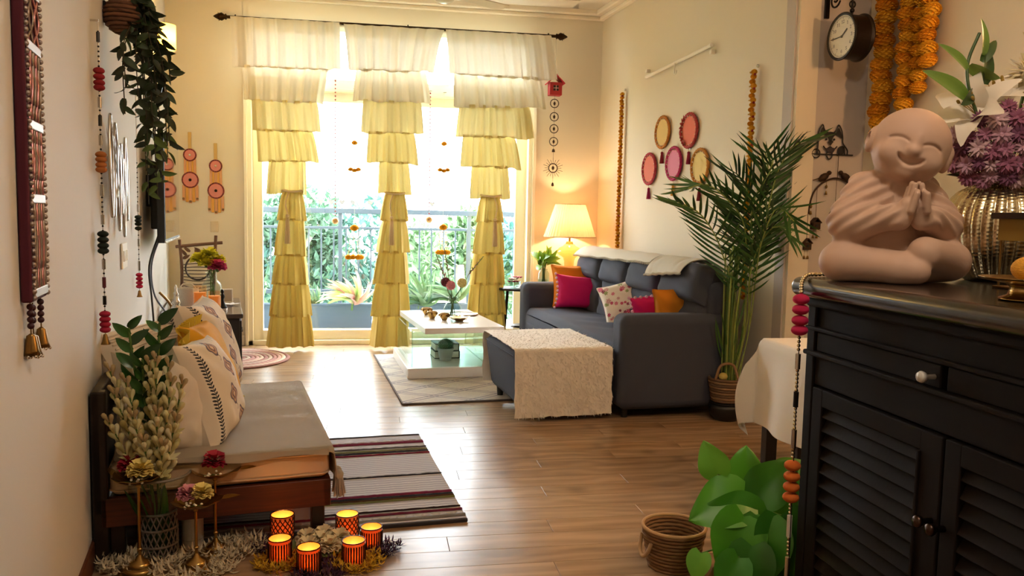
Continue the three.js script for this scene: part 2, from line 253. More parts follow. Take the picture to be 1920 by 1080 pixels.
{ // balcony planters with plants
  const planterM = mat(0x40536a, 0.5), potM = mat(0x8a5a44, 0.7);
  const planter = (x, z, w, label) => { const t = thing('planter_box', label, 'planter', x, -0.03, z, 0); part(slabBox(w, 0.26, 0.2), planterM, 'box', t); part(plain(w - 0.03, 0.02, 0.17, 0, 0.24, 0), mat(0x3b2a1c, 1), 'soil', t); return t; };
  function slabBox(w, h, d) { return merge([bx(w, 0.02, d, 0, 0.01, 0), bx(w, h, 0.015, 0, h / 2, d / 2), bx(w, h, 0.015, 0, h / 2, -d / 2), bx(0.015, h, d, w / 2, h / 2, 0), bx(0.015, h, d, -w / 2, h / 2, 0), bx(w + 0.03, 0.025, 0.03, 0, h, d / 2)]); }
  planter(-0.5, -9.2, 0.9, 'blue-grey plastic planter on the balcony between left and middle curtains'); planter(0.62, -9.25, 0.85, 'blue-grey plastic planter on the balcony behind the coffee table vase'); planter(-1.45, -9.2, 0.7, 'blue-grey plastic planter on the balcony at the far left');
  const rosette = (name, label, x, y, z, n, len, wid, mats, spread, stem) => {
    const t = thing(name, label, 'plant', x, y, z, 0); const g = leaf(1, 1, { bend: 0.5, n: 6 });
    if (stem) part(tube([[0, -0.02, 0], [0.01, stem, 0]], 0.012, 4, 5), stemGreen, 'stem', t);
    for (let i = 0; i < n; i++) { const a = i * 2.4, e = rr(0.25, 1) * spread, m = part(g, mats[i % mats.length], 'leaf', t); place(m, V(0.02 * cos(a), stem * rr(0.6, 1), 0.02 * sin(a)), V(sin(e) * cos(a), cos(e), sin(e) * sin(a))); m.rotateY(rr(-0.5, 0.5) + PI / 2); const L = len * rr(0.7, 1.1); m.scale.set(wid, L, L); }
    return t;
  };
  const pale = [mat(0xb7cf8a, 0.5, { transmission: 0.3, thickness: 0 }), mat(0xe0d7a6, 0.5, { transmission: 0.3, thickness: 0 }), mat(0xd8a0a0, 0.5, { transmission: 0.3, thickness: 0 })], gr = [hazedLeafMats[1], hazedLeafMats[0], hazedLeafMats[3]];
  rosette('balcony_plant', 'pink and cream croton on the balcony left of the middle curtain', -0.26, 0.2, -9.0, 44, 0.34, 0.07, pale, 1.5, 0.1);
  rosette('balcony_plant', 'yellow-green leafy plant on the balcony right of the left curtain', -0.72, 0.2, -9.2, 30, 0.22, 0.06, gr, 1.5, 0.05);
  rosette('balcony_plant', 'spiky pale green spider plant on the balcony right of the middle curtain', 0.48, 0.2, -9.15, 46, 0.4, 0.03, gr, 1.6, 0.05);
  rosette('balcony_plant', 'leafy green plant on the balcony behind the coffee table vase', 0.86, 0.2, -9.2, 36, 0.36, 0.07, gr, 1.4, 0.1);
  rosette('balcony_plant', 'bright green plant on the balcony at the far left pane edge', -1.35, 0.2, -9.1, 30, 0.26, 0.06, gr, 1.5, 0.05);
  rosette('balcony_plant', 'tall green plant on the balcony near the right door jamb', 1.7, -0.03, -9.0, 40, 0.45, 0.05, gr, 1.0, 0.35);
  solo(plain(2.6, 0.02, 0.5, -0.1, -0.02, -8.35), mat(0x5c8a50, 1), 'grass_mat', 'strip of green artificial grass on the balcony floor by the door sill', 'mat');
}

// ---------- curtains ----------
{
  const rodM = metal(0x3a2a1c, 0.4), rod = thing('curtain_rod', 'bronze curtain rod with leaf finials above the glass door', 'curtain rod', 0.18, 2.965, -7.6);
  part(T(cyl(0.014, 0.014, 2.98), 0, 0, 0, 0, 0, PI / 2), rodM, 'rod', rod);
  const fin = lathe([[0, 0.11], [0.012, 0.095], [0.03, 0.06], [0.036, 0.035], [0.02, 0.012], [0.028, 0], [0.014, -0.01], [0, -0.012]], 14);
  for (const s of [-1, 1]) part([T(fin.clone(), s * 1.5, 0, 0, 0, 0, -s * PI / 2), ...[0, 1, 2, 3].map((k) => T(leaf(0.07, 0.035, { n: 4, bend: 0.5 }), s * 1.51, 0, 0, k * PI / 2, 0, -s * 1.1))], rodM, 'finial', rod);
  for (const x of [-1.42, 0.1, 1.42]) part([bar([x, 0, 0], [x, 0, -0.15], 0.01), T(cyl(0.03, 0.03, 0.012), x, 0, -0.144, PI / 2), T(new THREE.TorusGeometry(0.02, 0.006, 8, 16), x, 0, 0, 0, PI / 2)], rodM, 'bracket', rod);
  const cloth = (c, tr) => mat(c, 0.95, { transmission: tr, thickness: 0, bumpMap: clone(weaveTex, 30, 30), bumpScale: 0.0003 });
  const mats = [cloth(0xddd4c0, 0.13), cloth(0xdcd2b6, 0.13), cloth(0xd2c288, 0.13), cloth(0xcfbc76, 0.13), cloth(0xc4ac5c, 0.1), cloth(0xbda24e, 0.085)];
  
  const C = {
    left: [[-1.275, -0.333, 2.96, -1.257, -0.319, 2.53], [-1.185, -0.43, 2.56, -1.165, -0.48, 2.235], [-1.1, -0.53, 2.26, -1.088, -0.494, 1.975], [-1.06, -0.575, 2.0, -1.044, -0.515, 1.705], [-0.955, -0.63, 1.74, -0.981, -0.619, 1.417],
      [-0.835, -0.665, 1.46, -0.885, -0.62, 1.18], [-0.86, -0.645, 1.22, -0.905, -0.615, 0.86], [-0.89, -0.635, 0.9, -0.94, -0.6, 0.6], [-0.915, -0.615, 0.65, -0.96, -0.575, 0.31], [-0.94, -0.59, 0.36, -0.99, -0.55, 0.035]],
    middle: [[-0.295, 0.61, 2.95, -0.247, 0.515, 2.55], [-0.18, 0.44, 2.59, -0.213, 0.496, 2.275], [-0.12, 0.4, 2.31, -0.141, 0.425, 1.99], [-0.07, 0.34, 2.02, -0.087, 0.38, 1.72], [0.025, 0.29, 1.75, 0.01, 0.32, 1.44],
      [0.085, 0.255, 1.48, 0.03, 0.3, 1.19], [0.06, 0.27, 1.23, -0.005, 0.31, 0.9], [0.03, 0.28, 0.94, -0.03, 0.312, 0.61], [0.005, 0.29, 0.65, -0.045, 0.318, 0.31], [-0.015, 0.3, 0.36, -0.055, 0.322, 0.03]],
    right: [[0.622, 1.615, 2.955, 0.66, 1.68, 2.55], [0.7, 1.52, 2.58, 0.7, 1.58, 2.27], [0.765, 1.42, 2.3, 0.724, 1.475, 1.99], [0.8, 1.28, 2.02, 0.775, 1.35, 1.71], [0.885, 1.225, 1.74, 0.87, 1.255, 1.42],
      [0.975, 1.155, 1.46, 0.93, 1.2, 1.2], [0.95, 1.17, 1.24, 0.895, 1.21, 0.9], [0.915, 1.185, 0.94, 0.87, 1.22, 0.61], [0.89, 1.195, 0.65, 0.855, 1.23, 0.33], [0.87, 1.21, 0.38, 0.84, 1.245, 0.04]],
  };
  for (const [side, label] of [['left', 'tiered cream and yellow curtain at the left end of the rod'], ['middle', 'tiered cream and yellow curtain in the middle of the rod'], ['right', 'tiered cream and yellow curtain at the right end of the rod']]) {
    const t = thing('curtain', label, 'curtain', 0, 0, -7.55, 0, 'tiered ruffle curtains'), cx = { left: -0.75, middle: 0.17, right: 1.065 }[side];
    C[side].forEach(([a0, b0, yt, a1, b1, y1], k) => {
      const y0 = k ? C[side][k - 1][5] + 0.016 : yt;
      const w = b1 - a1, n = Math.max(3, w * (k < 3 ? 8.5 : 10)), ph = rr(0, 6), z0 = 0.012 + (k > 4 ? 0.01 * (k - 5) : 0), sag = rr(-0.02, 0.02);
      const f = (u, v) => {
        const e = lerp(0.3, 1, Math.pow(v, 0.6)), j = u * n * 2 * PI + ph + 2.3 * vnoise(u * 5 + k * 9, k * 3.1 + cx * 7), am = (k > 4 ? 0.03 : 0.03) * e * (0.45 + 1.1 * vnoise(u * 7 + k * 5, 2 + cx * 3));
        const x = lerp(lerp(a0, b0, u), lerp(a1, b1, u), Math.pow(v, 0.7)), y = lerp(y0, y1 + (k > 4 ? 0.012 : 0.02) * (vnoise(u * 6 + k, 3 + cx) - 0.5) + sag * (u - 0.5) * 2 * (k < 4 ? 0.6 : 0), v);
        const rnd2 = k > 4 ? 0.08 * Math.sqrt(Math.max(0, 1 - Math.pow(u * 2 - 1, 2))) : 0;
        return [x + 0.004 * cos(j) * e, y, z0 + rnd2 + am * sin(j) + 0.5 * am * sin(j * 0.37 + k) + 0.22 * am * sin(j * 2.7 + 1.3 * k) + 0.02 * v];
      };
      const m = k === 0 ? mats[0] : k === 1 ? mats[1] : k === 2 ? mats[2] : k < 5 ? mats[3] : k < 7 ? mats[4] : mats[5];
      const r = part(grid(Math.round(40 + w * 130), 8, f, [w * 2, (y0 - y1) * 2]), m, 'ruffle_tier', t, k < 2 ? 'cream upper tier' : undefined);
      const pts = []; for (let i = 0; i <= 40; i++) pts.push(V(...f(i / 40, 1))); part(tube(pts, 0.0018, 90, 4), m, 'hem', r);
    });
    const [a0, b0] = C[side][5], tx = (a0 + b0) / 2, rope = mat(0xcdb68c, 0.9);
    const tb = part([tube([[a0 - 0.005, 1.45, 0.03], [tx, 1.435, 0.13], [b0 + 0.005, 1.45, 0.03], [tx, 1.45, -0.03]], 0.009, 24, 6, true)], rope, 'tieback', t);
    const s = side === 'right' ? 0.03 : -0.03, strands = []; for (let i = 0; i < 16; i++) { const a = i * 0.39; strands.push(bar([tx + s + 0.012 * cos(a), 1.2, 0.15 + 0.012 * sin(a)], [tx + s + 0.022 * cos(a), 0.97, 0.15 + 0.022 * sin(a)], 0.004, 4)); }
    part([tube([[tx + s * 0.6, 1.44, 0.12], [tx + s * 1.5, 1.33, 0.15], [tx + s, 1.24, 0.15]], 0.006, 12, 6), ball(0.018, tx + s, 1.22, 0.15), ...strands], rope, 'tassel', tb);
  }
  // the central seam of rod pocket is open: a slim heading band per curtain lies over the rod
}
// ---------- sofa with its throws and cushions ----------
const fabricBump = clone(weaveTex, 60, 60);
const sofaM = mat(new THREE.Color().setRGB(0.05, 0.056, 0.082), 0.9, { sheen: 0.4, sheenRoughness: 0.6, sheenColor: new THREE.Color(0x55586a), bumpMap: fabricBump, bumpScale: 0.0004 });
{ // local frame: x = 0 front of the arms, + towards the wall; z = 0 near end, - towards the window
  const s = thing('sofa', 'dark grey three-seat fabric sofa along the right wall', 'sofa', 1.495, 0, -4.69, TS), D = 0.78, L = 2.58, A = 0.2;
  const inner = L - 2 * A;
  part([bx(D - 0.1, 0.26, L - 0.04, D / 2 + 0.03, 0.19, -L / 2, 0.03), bx(0.12, 0.26, inner, 0.07, 0.19, -L / 2, 0.03)], sofaM, 'base', s);
  for (const z of [-A / 2, -L + A / 2]) part(merge([bx(D, 0.6, A, D / 2, 0.36, z, 0.06, 4)]), sofaM, 'arm', s);
  for (const [x, z] of [[0.07, -0.1], [0.7, -0.1], [0.07, -L + 0.1], [0.7, -L + 0.1]]) part(cyl(0.025, 0.02, 0.07, x, 0.035, z, 12), black, 'leg', s);
  const seat = grid(60, 110, (u, v) => {           // one long wrinkled seat
    const e = Math.min(1, u / 0.1), x = 0.02 + 0.58 * u, z = -A - inner * v, fold = 0.022 * Math.exp(-Math.pow((v - 0.42) / 0.18, 2)) * sin(40 * v + 6 * u) * sstep(0.1, 0.9, u);
    return [x - (u < 0.03 ? 0 : 0), 0.44 - 0.06 * Math.pow(1 - e, 2) + 0.012 * sin(PI * v) + fold + 0.006 * (vnoise(u * 5, v * 12) - 0.5), z];
  });
  part(merge([seat, grid(2, 60, (u, v) => [0.02 - 0.004 * sin(u * PI), lerp(0.28, 0.38, u) , -A - inner * v])]), sofaM, 'seat', s);
  // frame of the back, four lower back pads and four headrests in a row
  part(bx(0.2, 0.78, L - 0.08, 0.7, 0.47, -L / 2, 0.06, 4), sofaM, 'back_frame', s);
  const pad = (x0, y0, x1, y1, th, len, zc, wr, nm) => { // puffed pad leaning from (x0, y0) at its foot to (x1, y1) at its head
    const side = (q) => grid(22, 16, (u, v) => { const A = u * 2 - 1, B = v * 2 - 1, e = Math.pow((1 - Math.pow(Math.abs(A), 6)) * (1 - Math.pow(Math.abs(B), 5)), 0.4), w = wr * e * (sin(A * 5 + B * 9 + zc * 20) * 0.5 + vnoise(u * 6 + zc * 7, v * 6) - 0.5), n = V(y0 - y1, x1 - x0, 0).normalize(); const k = q * (th / 2 * e + w); return [lerp(x0, x1, v) + n.x * k, lerp(y0, y1, v) + n.y * k, zc + A * len / 2 * (1 - 0.012 * (1 - e))]; });
    part(mergeVertices(merge([side(1), side(-1)]), 1e-5), sofaM, nm, s);
  };
  const seg = (L - 0.14) / 4;
  for (let i = 0; i < 4; i++) { const zc = -0.07 - seg * (i + 0.5); pad(0.56, 0.4, 0.63, 0.77, 0.17, seg - 0.004, zc, 0.014, 'back_pad'); pad(0.585, 0.7, 0.665, 0.965, 0.235, seg - 0.004, zc, 0.005, 'headrest'); }
  // crochet backs lying on the headrests
  const crochet = mat(0xe9e4d6, 0.95, { bumpMap: clone(weaveTex, 12, 12), bumpScale: 0.002 });
  const backCloth = (label, z0, z1, drop, tilt) => {
    const t = thing('sofa_throw', label, 'throw', 1.495, 0, -4.69, TS);
    const f = (u, v) => { const b = lerp(-drop + tilt * (u - 0.5), 2.3, v), x = 0.648 - 0.176 * cos(b), y = 0.842 + 0.15 * sin(b); return [x + 0.003 * sin(u * 40 + v * 9), y + 0.003 * sin(u * 31), lerp(z0, z1, u)]; };
    part(slab(50, 16, f, [-0.002, 0.006, 0]), crochet, 'cloth', t);
    const bob = []; for (let i = 0; i <= 46; i++) { const p = f(i / 46, 0); bob.push(ball(0.009, p[0] - 0.006, p[1] - 0.006, p[2], 1, 6)); } part(bob, crochet, 'bobble_trim', t);
  };
  backCloth('long white crochet throw over the far three sofa headrests', -2.47, -0.8, -0.62, 0.2);
  backCloth('short white crochet throw over the nearest sofa headrest', -0.78, -0.25, -0.3, 0.35);
}
const orangeM = mat(0xd98413, 0.85, { bumpMap: fabricBump, bumpScale: 0.0004 }), pinkM = mat(0xd8086a, 0.8, { sheen: 0.5, sheenColor: new THREE.Color(0xff5fae), sheenRoughness: 0.5 });
const floralTex = canvasTex(512, 512, (g, w, h) => {
  g.fillStyle = '#efe6da'; g.fillRect(0, 0, w, h); let k = 0; const q = (a, b) => a + (b - a) * hash(k++, 77);
  for (let i = 0; i < 46; i++) { const x = q(0, w), y = q(0, h), r = q(14, 34); g.fillStyle = ['#c9446c', '#d87a93', '#8c2f4f', '#cfa0a0', '#93a06a'][i % 5]; for (let p = 0; p < 6; p++) { g.beginPath(); g.ellipse(x + r * 0.6 * cos(p * 1.05), y + r * 0.6 * sin(p * 1.05), r * 0.5, r * 0.3, p * 1.05, 0, 7); g.fill(); } }
});
const pomG = ball(0.012, 0, 0, 0, 1, 8);
function pillow(name, label, pos, w, h, d, rx, ry, rz, material, o = {}) {
  const t = thing(name, label, 'cushion', ...pos); t.rotation.set(rx, ry, rz, 'YXZ');
  part(cushion(w, h, d, o), material, 'cover', t);
  if (o.pom) for (const s of [-1, 1]) for (let i = 0; i < 9; i++) part(pomG, o.pom, 'pompom', t).position.set(s * (w / 2 + 0.004 - 0.05 * w * sin(i / 8 * PI)), h * (i / 8 - 0.5), 0);
  if (o.pom && o.top) for (let i = 1; i < 9; i++) part(pomG, o.pom, 'pompom', t).position.set(w * (i / 9 - 0.5), h / 2 - 0.05 * h * sin(i / 9 * PI), 0);
  if (o.pipe) { const P = []; for (let i = 0; i < 48; i++) { const a = i / 48 * 4, sd = Math.floor(a), f = (a - sd) * 2 - 1, b = 1 - (o.pin ?? 0.1) * (1 - f * f); P.push([[f, b], [b, -f], [-f, -b], [-b, f]][sd]); } part(tube(P.map(([a, b]) => [a * w / 2, b * h / 2, 0]), 0.004, 120, 5, true), material, 'piping', t); }
  return t;
}
const pomPink = mat(0xe8b9cf, 0.9), pomWhite = mat(0xeee3da, 0.9);
pillow('cushion', 'square orange cushion against the far sofa arm under the lamp', [1.76, 0.645, -7.0], 0.4, 0.38, 0.15, -0.2, TS - 0.05, 0.02, orangeM, { k: 3, pipe: 1 });
pillow('cushion', 'oblong magenta cushion with pompoms leaning on the far orange cushion', [1.79, 0.6, -6.83], 0.47, 0.3, 0.14, -0.22, TS - 0.02, -0.07, pinkM, { k: 5, pom: pomPink });
pillow('cushion', 'white cushion with pink floral print in the middle of the sofa', [1.9, 0.61, -5.93], 0.36, 0.34, 0.14, -0.35, TS - 0.55, 0.35, mat(0xffffff, 0.9, { map: floralTex }), { k: 8, pipe: 1 });
pillow('cushion', 'small magenta cushion with pompoms beside the near orange cushion', [1.95, 0.6, -5.36], 0.36, 0.28, 0.12, 0.25, TS - 0.1, 0.18, pinkM, { k: 2, pom: pomPink, top: 1 });
pillow('cushion', 'square orange cushion leaning on the near sofa arm', [2.02, 0.635, -5.1], 0.36, 0.36, 0.14, 0.28, TS - 0.15, 0.12, orangeM, { k: 11, pipe: 1 });

// ---------- ottoman with fur throw ----------
{ // local frame: x = 0 left, z = 0 near face
  const o = thing('ottoman', 'grey fabric ottoman in front of the sofa', 'ottoman', 0.83, 0, -4.72, 0.1);
  const body = boxUV(new RoundedBoxGeometry(0.68, 0.36, 0.8, 6, 0.05)); { const p = body.attributes.position; for (let i = 0; i < p.count; i++) { const y = p.getY(i), k = sstep(0.0, -0.18, y); p.setX(i, p.getX(i) * (1 - 0.12 * k)); p.setZ(i, p.getZ(i) * (1 - 0.08 * k)); } body.computeVertexNormals(); }
  part(T(body, 0.35, 0.25, -0.4), sofaM, 'body', o);
  part(tube([[0.008, 0.4, -0.04], [0.004, 0.4, -0.4], [0.008, 0.4, -0.76]], 0.005, 30, 5), sofaM, 'piping', o);
  for (const [x, z] of [[0.1, -0.1], [0.55, -0.1], [0.1, -0.7], [0.55, -0.7]]) part(cyl(0.028, 0.02, 0.1, x, 0.05, z, 12), black, 'leg', o);
  const t = thing('fur_throw', 'cream shaggy fur throw draped over the ottoman', 'throw', 0.83, 0, -4.72, 0.1), fur = mat(0xf3ece0, 1, { sheen: 0.6, sheenColor: new THREE.Color(0xffffff) });
  const f = (u, v) => {                            // v runs from the hem by the floor, up the near face, over the top, down the far face
    const x = lerp(0.0, 0.63, u) + 0.01 * (vnoise(v * 30, u > 0.5 ? 3 : 9) - 0.5), s = v * 1.6, n = 0.008 * (fbm(u * 22, v * 50, 1e6, 1e6, 3) - 0.5);
    if (s < 0.4) return [x, 0.03 + s + 0.008 * vnoise(u * 14, 5) * (1 - s / 0.4), 0.022 + n + 0.012 * (1 - s / 0.4)];
    if (s < 0.46) { const a = (s - 0.4) / 0.06 * PI / 2; return [x, 0.43 + 0.022 * sin(a) + n, 0.022 * cos(a)]; }
    if (s < 1.24) return [x, 0.452 + n, -(s - 0.46) / 0.78 * 0.8];
    const q = s - 1.24; return [x, 0.452 - q + n, -0.8 - 0.025 * Math.min(1, q / 0.03)];
  };
  part(slab(50, 110, f, [0, 0.004, 0.002], [4, 8]), fur, 'hide', t);
  const hair = new THREE.ConeGeometry(0.0024, 0.022, 3, 1); hair.translate(0, 0.012, 0); const ms = [];
  for (let i = 0; i < 8000; i++) { const u = rnd(), v = rnd() * 0.78, p = f(u, v), top = v * 1.6 > 0.42; ms.push(M4(p[0], p[1], p[2] + 0.002, top ? rr(0.8, 1.5) : rr(1.7, 2.6), top ? rr(0, 6) : rr(-0.5, 0.5), top ? rr(-0.9, 0.9) : 0, rr(0.5, 1.1))); }
  instanced(hair, fur, ms, 'fur_pile', t);
}

// ---------- rugs ----------
const diamondTex = canvasTex(1024, 1024, (g, w, h) => {
  g.fillStyle = '#c9c0b4'; g.fillRect(0, 0, w, h); let k = 0;
  for (let i = 0; i < 9000; i++) { g.fillStyle = hash(k++, 1) > 0.5 ? 'rgba(255,250,240,0.10)' : 'rgba(90,80,80,0.08)'; g.fillRect(hash(k++, 2) * w, hash(k++, 3) * h, 14, 3); }
  g.lineWidth = 7; for (let r = -1; r < 9; r++) for (const o of [0, 26]) { g.strokeStyle = '#86808a'; for (const s of [1, -1]) { g.beginPath(); g.moveTo(-20, r * 170 + o); for (let i = 0; i <= 6; i++) g.lineTo(i * 190, r * 170 + o + (i % 2 ? s * 85 : 0)); g.stroke(); } }
});
{ const t = thing('area_rug', 'cream diamond-pattern rug under the coffee table', 'rug', 0.18, 0, -5.22, 0.1); part(bx(1.3, 0.012, 1.9, 0.65, 0.007, -0.95, 0.005), mat(0xffffff, 1, { map: clone(diamondTex, 1 / 1.3, 1 / 1.9), bumpMap: clone(fineTex, 9, 9), bumpScale: 0.003 }), 'pile', t);
  part([bx(1.3, 0.013, 0.012, 0.65, 0.0075, 0, 0.004), bx(0.012, 0.013, 1.9, 0, 0.0075, -0.95, 0.004)], mat(0x6d6460, 1), 'binding', t); }
{ // striped runner, its stripes are woven strips with a twist of their own
  const t = thing('striped_rug', 'grey woven rug with magenta and green stripes beside the daybed', 'rug', -0.26, 0, -3.76, 0.1), L = 1.3, W = 1.15;
  const wool = (c) => mat(c, 1, { bumpMap: clone(fineTex, 30, 30), bumpScale: 0.004 });
  const base = canvasTex(512, 512, (g, w, h) => { g.fillStyle = '#b3b2bb'; g.fillRect(0, 0, w, h); g.lineWidth = 2.4; for (let r = 0; r < 52; r++) { g.strokeStyle = r % 3 ? 'rgba(70,68,86,0.7)' : 'rgba(235,230,230,0.8)'; g.beginPath(); for (let x = 0; x <= w; x += 8) g.lineTo(x, r * 10 + 4 * Math.abs(((x / 32) % 2) - 1)); g.stroke(); } });
  part(slab(30, 40, (u, v) => [(u - 0.5) * W, 0.011 + 0.002 * (vnoise(u * 9, v * 14) - 0.5), (0.5 - v) * L], 0.008, [W / 0.5, L / 0.5]), mat(0xffffff, 1, { map: base }), 'weave', t);
  const braid = (z, c, w, k) => part(grid(90, 4, (u, v) => [(u - 0.5) * W, 0.0125 + 0.006 * sin(PI * v) * (0.75 + 0.5 * vnoise(u * 70, k)), z - (v - 0.5) * w + 0.003 * vnoise(u * 24, k)]), wool(c), 'stripe', t);
  [[0.6, 0xa7a3a0, 0.03], [0.535, 0x8e2350, 0.022], [0.5, 0x3e2a33, 0.01], [0.38, 0x9aa36a, 0.016], [0.36, 0x6a4a3a, 0.012], [0.335, 0x3d4358, 0.018], [0.305, 0x9c2a60, 0.026], [0.05, 0x3c3844, 0.01], [-0.3, 0x9c2458, 0.016], [-0.335, 0x4c5170, 0.014], [-0.37, 0xa7b08a, 0.02], [-0.41, 0x7c7a82, 0.012], [-0.5, 0xa0265c, 0.018], [-0.52, 0xc98aa6, 0.01]].forEach(([z, c, w], i) => braid(z, c, w, i));
  for (const z of [-0.55, 0.575]) part(Array.from({ length: 16 }, (_, i) => T(new THREE.ConeGeometry(0.03, 0.004, 3), (i - 7.5) * 0.07, 0.0135, z, 0, 0, 0)), wool(0xe6e1dc), 'triangle_border', t);
  for (const z of [L / 2, -L / 2]) part(bx(W, 0.016, 0.016, 0, 0.008, z, 0.005), wool(0x3b3638), 'dark_edge', t);
}
{ // braided round rug: rings of plait
  const t = thing('round_rug', 'round pink and beige braided rug by the television cabinet', 'rug', -1.2, 0, -6.98), cs = [0xc79a8a, 0xd9c0a8, 0xa87a70, 0xc9b29e, 0xb98a80].map((c) => mat(c, 1));
  for (let k = 0; k < 13; k++) { const r = 0.03 + k * 0.036, pts = [], n = Math.max(12, 16 + k * 10); for (let i = 0; i < n; i++) { const a = i / n * 2 * PI; pts.push(V(r * cos(a), 0.008 + (i % 2) * 0.003, r * sin(a))); } part(T(tube(pts, 0.019, n * 2, 6, true), 0, 0.0035, 0, 0, 0, 0, 1, 0.55, 1), cs[k % 5], 'braid', t); }
}

// ---------- coffee table and what stands on it ----------
const tealGlass = mat(0xeaf6f3, 0.02, { transmission: 1, thickness: 0, ior: 1.5 });
{
  const t = thing('coffee_table', 'white square coffee table with glass sides on a low plinth', 'table', 0.56, 0.013, -6.52, 0.09), wh = mat(0xe9e4de, 0.28, { clearcoat: 0.5, clearcoatRoughness: 0.15 });
  part(bx(0.66, 0.08, 0.98, -0.035, 0.04, 0, 0.006), wh, 'plinth', t);
  const tp = part(T(merge([bx(0.62, 0.045, 1.14, 0, 0, 0, 0.005)]), 0.035, 0.375, -0.01, 0, 0.045), wh, 'tabletop', t);
  for (const [w, d, x, z] of [[0.6, 0.01, -0.03, 0.44], [0.6, 0.01, -0.03, -0.44], [0.01, 0.87, -0.325, 0], [0.01, 0.87, 0.265, 0]]) part(plain(w, 0.272, d, x, 0.2165, z), tealGlass, 'glass_side', t);
}
const topY = 0.4115;
{
  const cup = (label, x, z, s = 1) => { const t = thing('brass_cup', label, 'cup', x, topY, z, rr(0, 6), undefined); t.scale.setScalar(s); const fl = lathe([[0, 0.004], [0.02, 0], [0.024, 0.004], [0.022, 0.008], [0.036, 0.025], [0.044, 0.05], [0.04, 0.062], [0.037, 0.062], [0.04, 0.05], [0.03, 0.022], [0, 0.014]], 18); part(fl, brass, 'bowl', t); for (let i = 0; i < 6; i++) part(T(ball(0.008, 0.044, 0.045, 0, 1.4, 8), 0, 0, 0, 0, i * PI / 3), brassDark, 'boss', t); const c = part(cyl(0.034, 0.03, 0.012, 0, 0.045, 0, 16), mat(0xf2ecd8, 0.6), 'candle_wax', t); return t; };
  cup('brass tealight cup at the left rear of the coffee table group', 0.425, -6.72); cup('brass tealight cup at the front left of the coffee table group', 0.455, -6.48); cup('brass tealight cup between the pair of cups and the glass vase', 0.545, -6.38, 0.95);
  const p = thing('coaster_plate', 'flat round plate with gilt rim behind the brass bowl', 'plate', 0.73, topY, -6.75); part(lathe([[0, 0.003], [0.12, 0.004], [0.13, 0.008], [0.134, 0.007], [0.12, 0], [0, 0]], 32), mat(0xd9d2c8, 0.4), 'plate', p); part(T(new THREE.TorusGeometry(0.132, 0.004, 6, 36), 0, 0.008, 0, PI / 2), brass, 'rim', p);
  const u = thing('brass_bowl', 'lotus shaped brass bowl at the front of the coffee table', 'bowl', 0.66, topY, -6.33); part(lathe([[0, 0.003], [0.03, 0], [0.035, 0.006], [0.06, 0.025], [0.068, 0.03], [0.06, 0.034], [0.03, 0.014], [0, 0.012]], 24), brass, 'bowl', u);
  for (let i = 0; i < 9; i++) part(T(leaf(0.06, 0.045, { bend: -0.4, n: 5 }), 0, 0.014, 0.045, 0.9, 0, 0), brass, 'petal', u).rotation.y = i * 2 * PI / 9;
  const vs = thing('glass_vase', 'round clear glass vase with cut stems on the coffee table', 'vase', 0.63, topY, -6.6);
  part(lathe([[0, 0.004], [0.045, 0.002], [0.07, 0.03], [0.074, 0.07], [0.06, 0.11], [0.034, 0.135], [0.03, 0.15], [0.038, 0.165]], 32), clearGlass, 'glass_body', vs); part(T(new THREE.TorusGeometry(0.038, 0.003, 6, 24), 0, 0.165, 0, PI / 2), clearGlass, 'lip', vs);
  const bq = (name, label, tip, head) => { const t = thing(name, label, 'flower', 0.63, topY, -6.6); const st = [[rr(-0.03, 0.03), 0.012, rr(-0.02, 0.02)], [tip[0] * 0.1, 0.15, tip[2] * 0.1], [tip[0] * 0.6, tip[1] * 0.7, tip[2] * 0.6], tip]; part(tube(st, 0.0028, 20, 5), stemGreen, 'stem', t); head(t, tip); return t; };
  const pom = (c) => (t, p) => { const g = []; for (let i = 0; i < 60; i++) { const y = 1 - 2 * (i + 0.5) / 60, a = i * 2.4, r = Math.sqrt(1 - y * y); g.push(T(ball(0.009, 0, 0.03, 0, 1.3, 5), 0, 0, 0, Math.acos(y) * 1, 0, 0)); T(g[i], 0, 0, 0, 0, a, 0); } part(T(merge(g), ...p), mat(c, 0.8), 'bloom', t); };
  bq('cut_flower', 'pink round bloom in the coffee table vase', [-0.02, 0.265, 0.03], pom(0xd88a96)); bq('cut_flower', 'pale yellow round bloom in the coffee table vase', [0.075, 0.285, 0.02], pom(0xdccb86)); bq('cut_flower', 'dark red round bloom in the coffee table vase', [-0.06, 0.29, 0], pom(0x6b2638));
  const spike = (dir) => (t, p) => { for (let i = 0; i < 16; i++) { const f = i / 16, b = V(...p).addScaledVector(V(...dir), f * 0.2); place(part(leafS, mat(i % 3 ? 0x8c8a58 : 0xa9777a, 0.7), 'bud', t), b, V(dir[0] + 0.7 * cos(i * 2.4), dir[1], dir[2] + 0.7 * sin(i * 2.4)), 0, 1 - 0.5 * f); } part(bar(p, V(...p).addScaledVector(V(...dir), 0.2), 0.0025, 5), stemGreen, 'stalk', t); };
  const leafS = leaf(0.03, 0.012, { n: 4 });
  bq('cut_flower', 'budding spray leaning left in the coffee table vase', [-0.07, 0.34, 0], spike([-0.35, 0.9, 0])); bq('cut_flower', 'long budding spray leaning right in the coffee table vase', [0.13, 0.36, 0.02], spike([0.6, 0.75, 0.05])); bq('cut_flower', 'short budding spray pointing upward in the coffee table vase', [-0.04, 0.38, -0.03], spike([-0.15, 0.95, 0]));
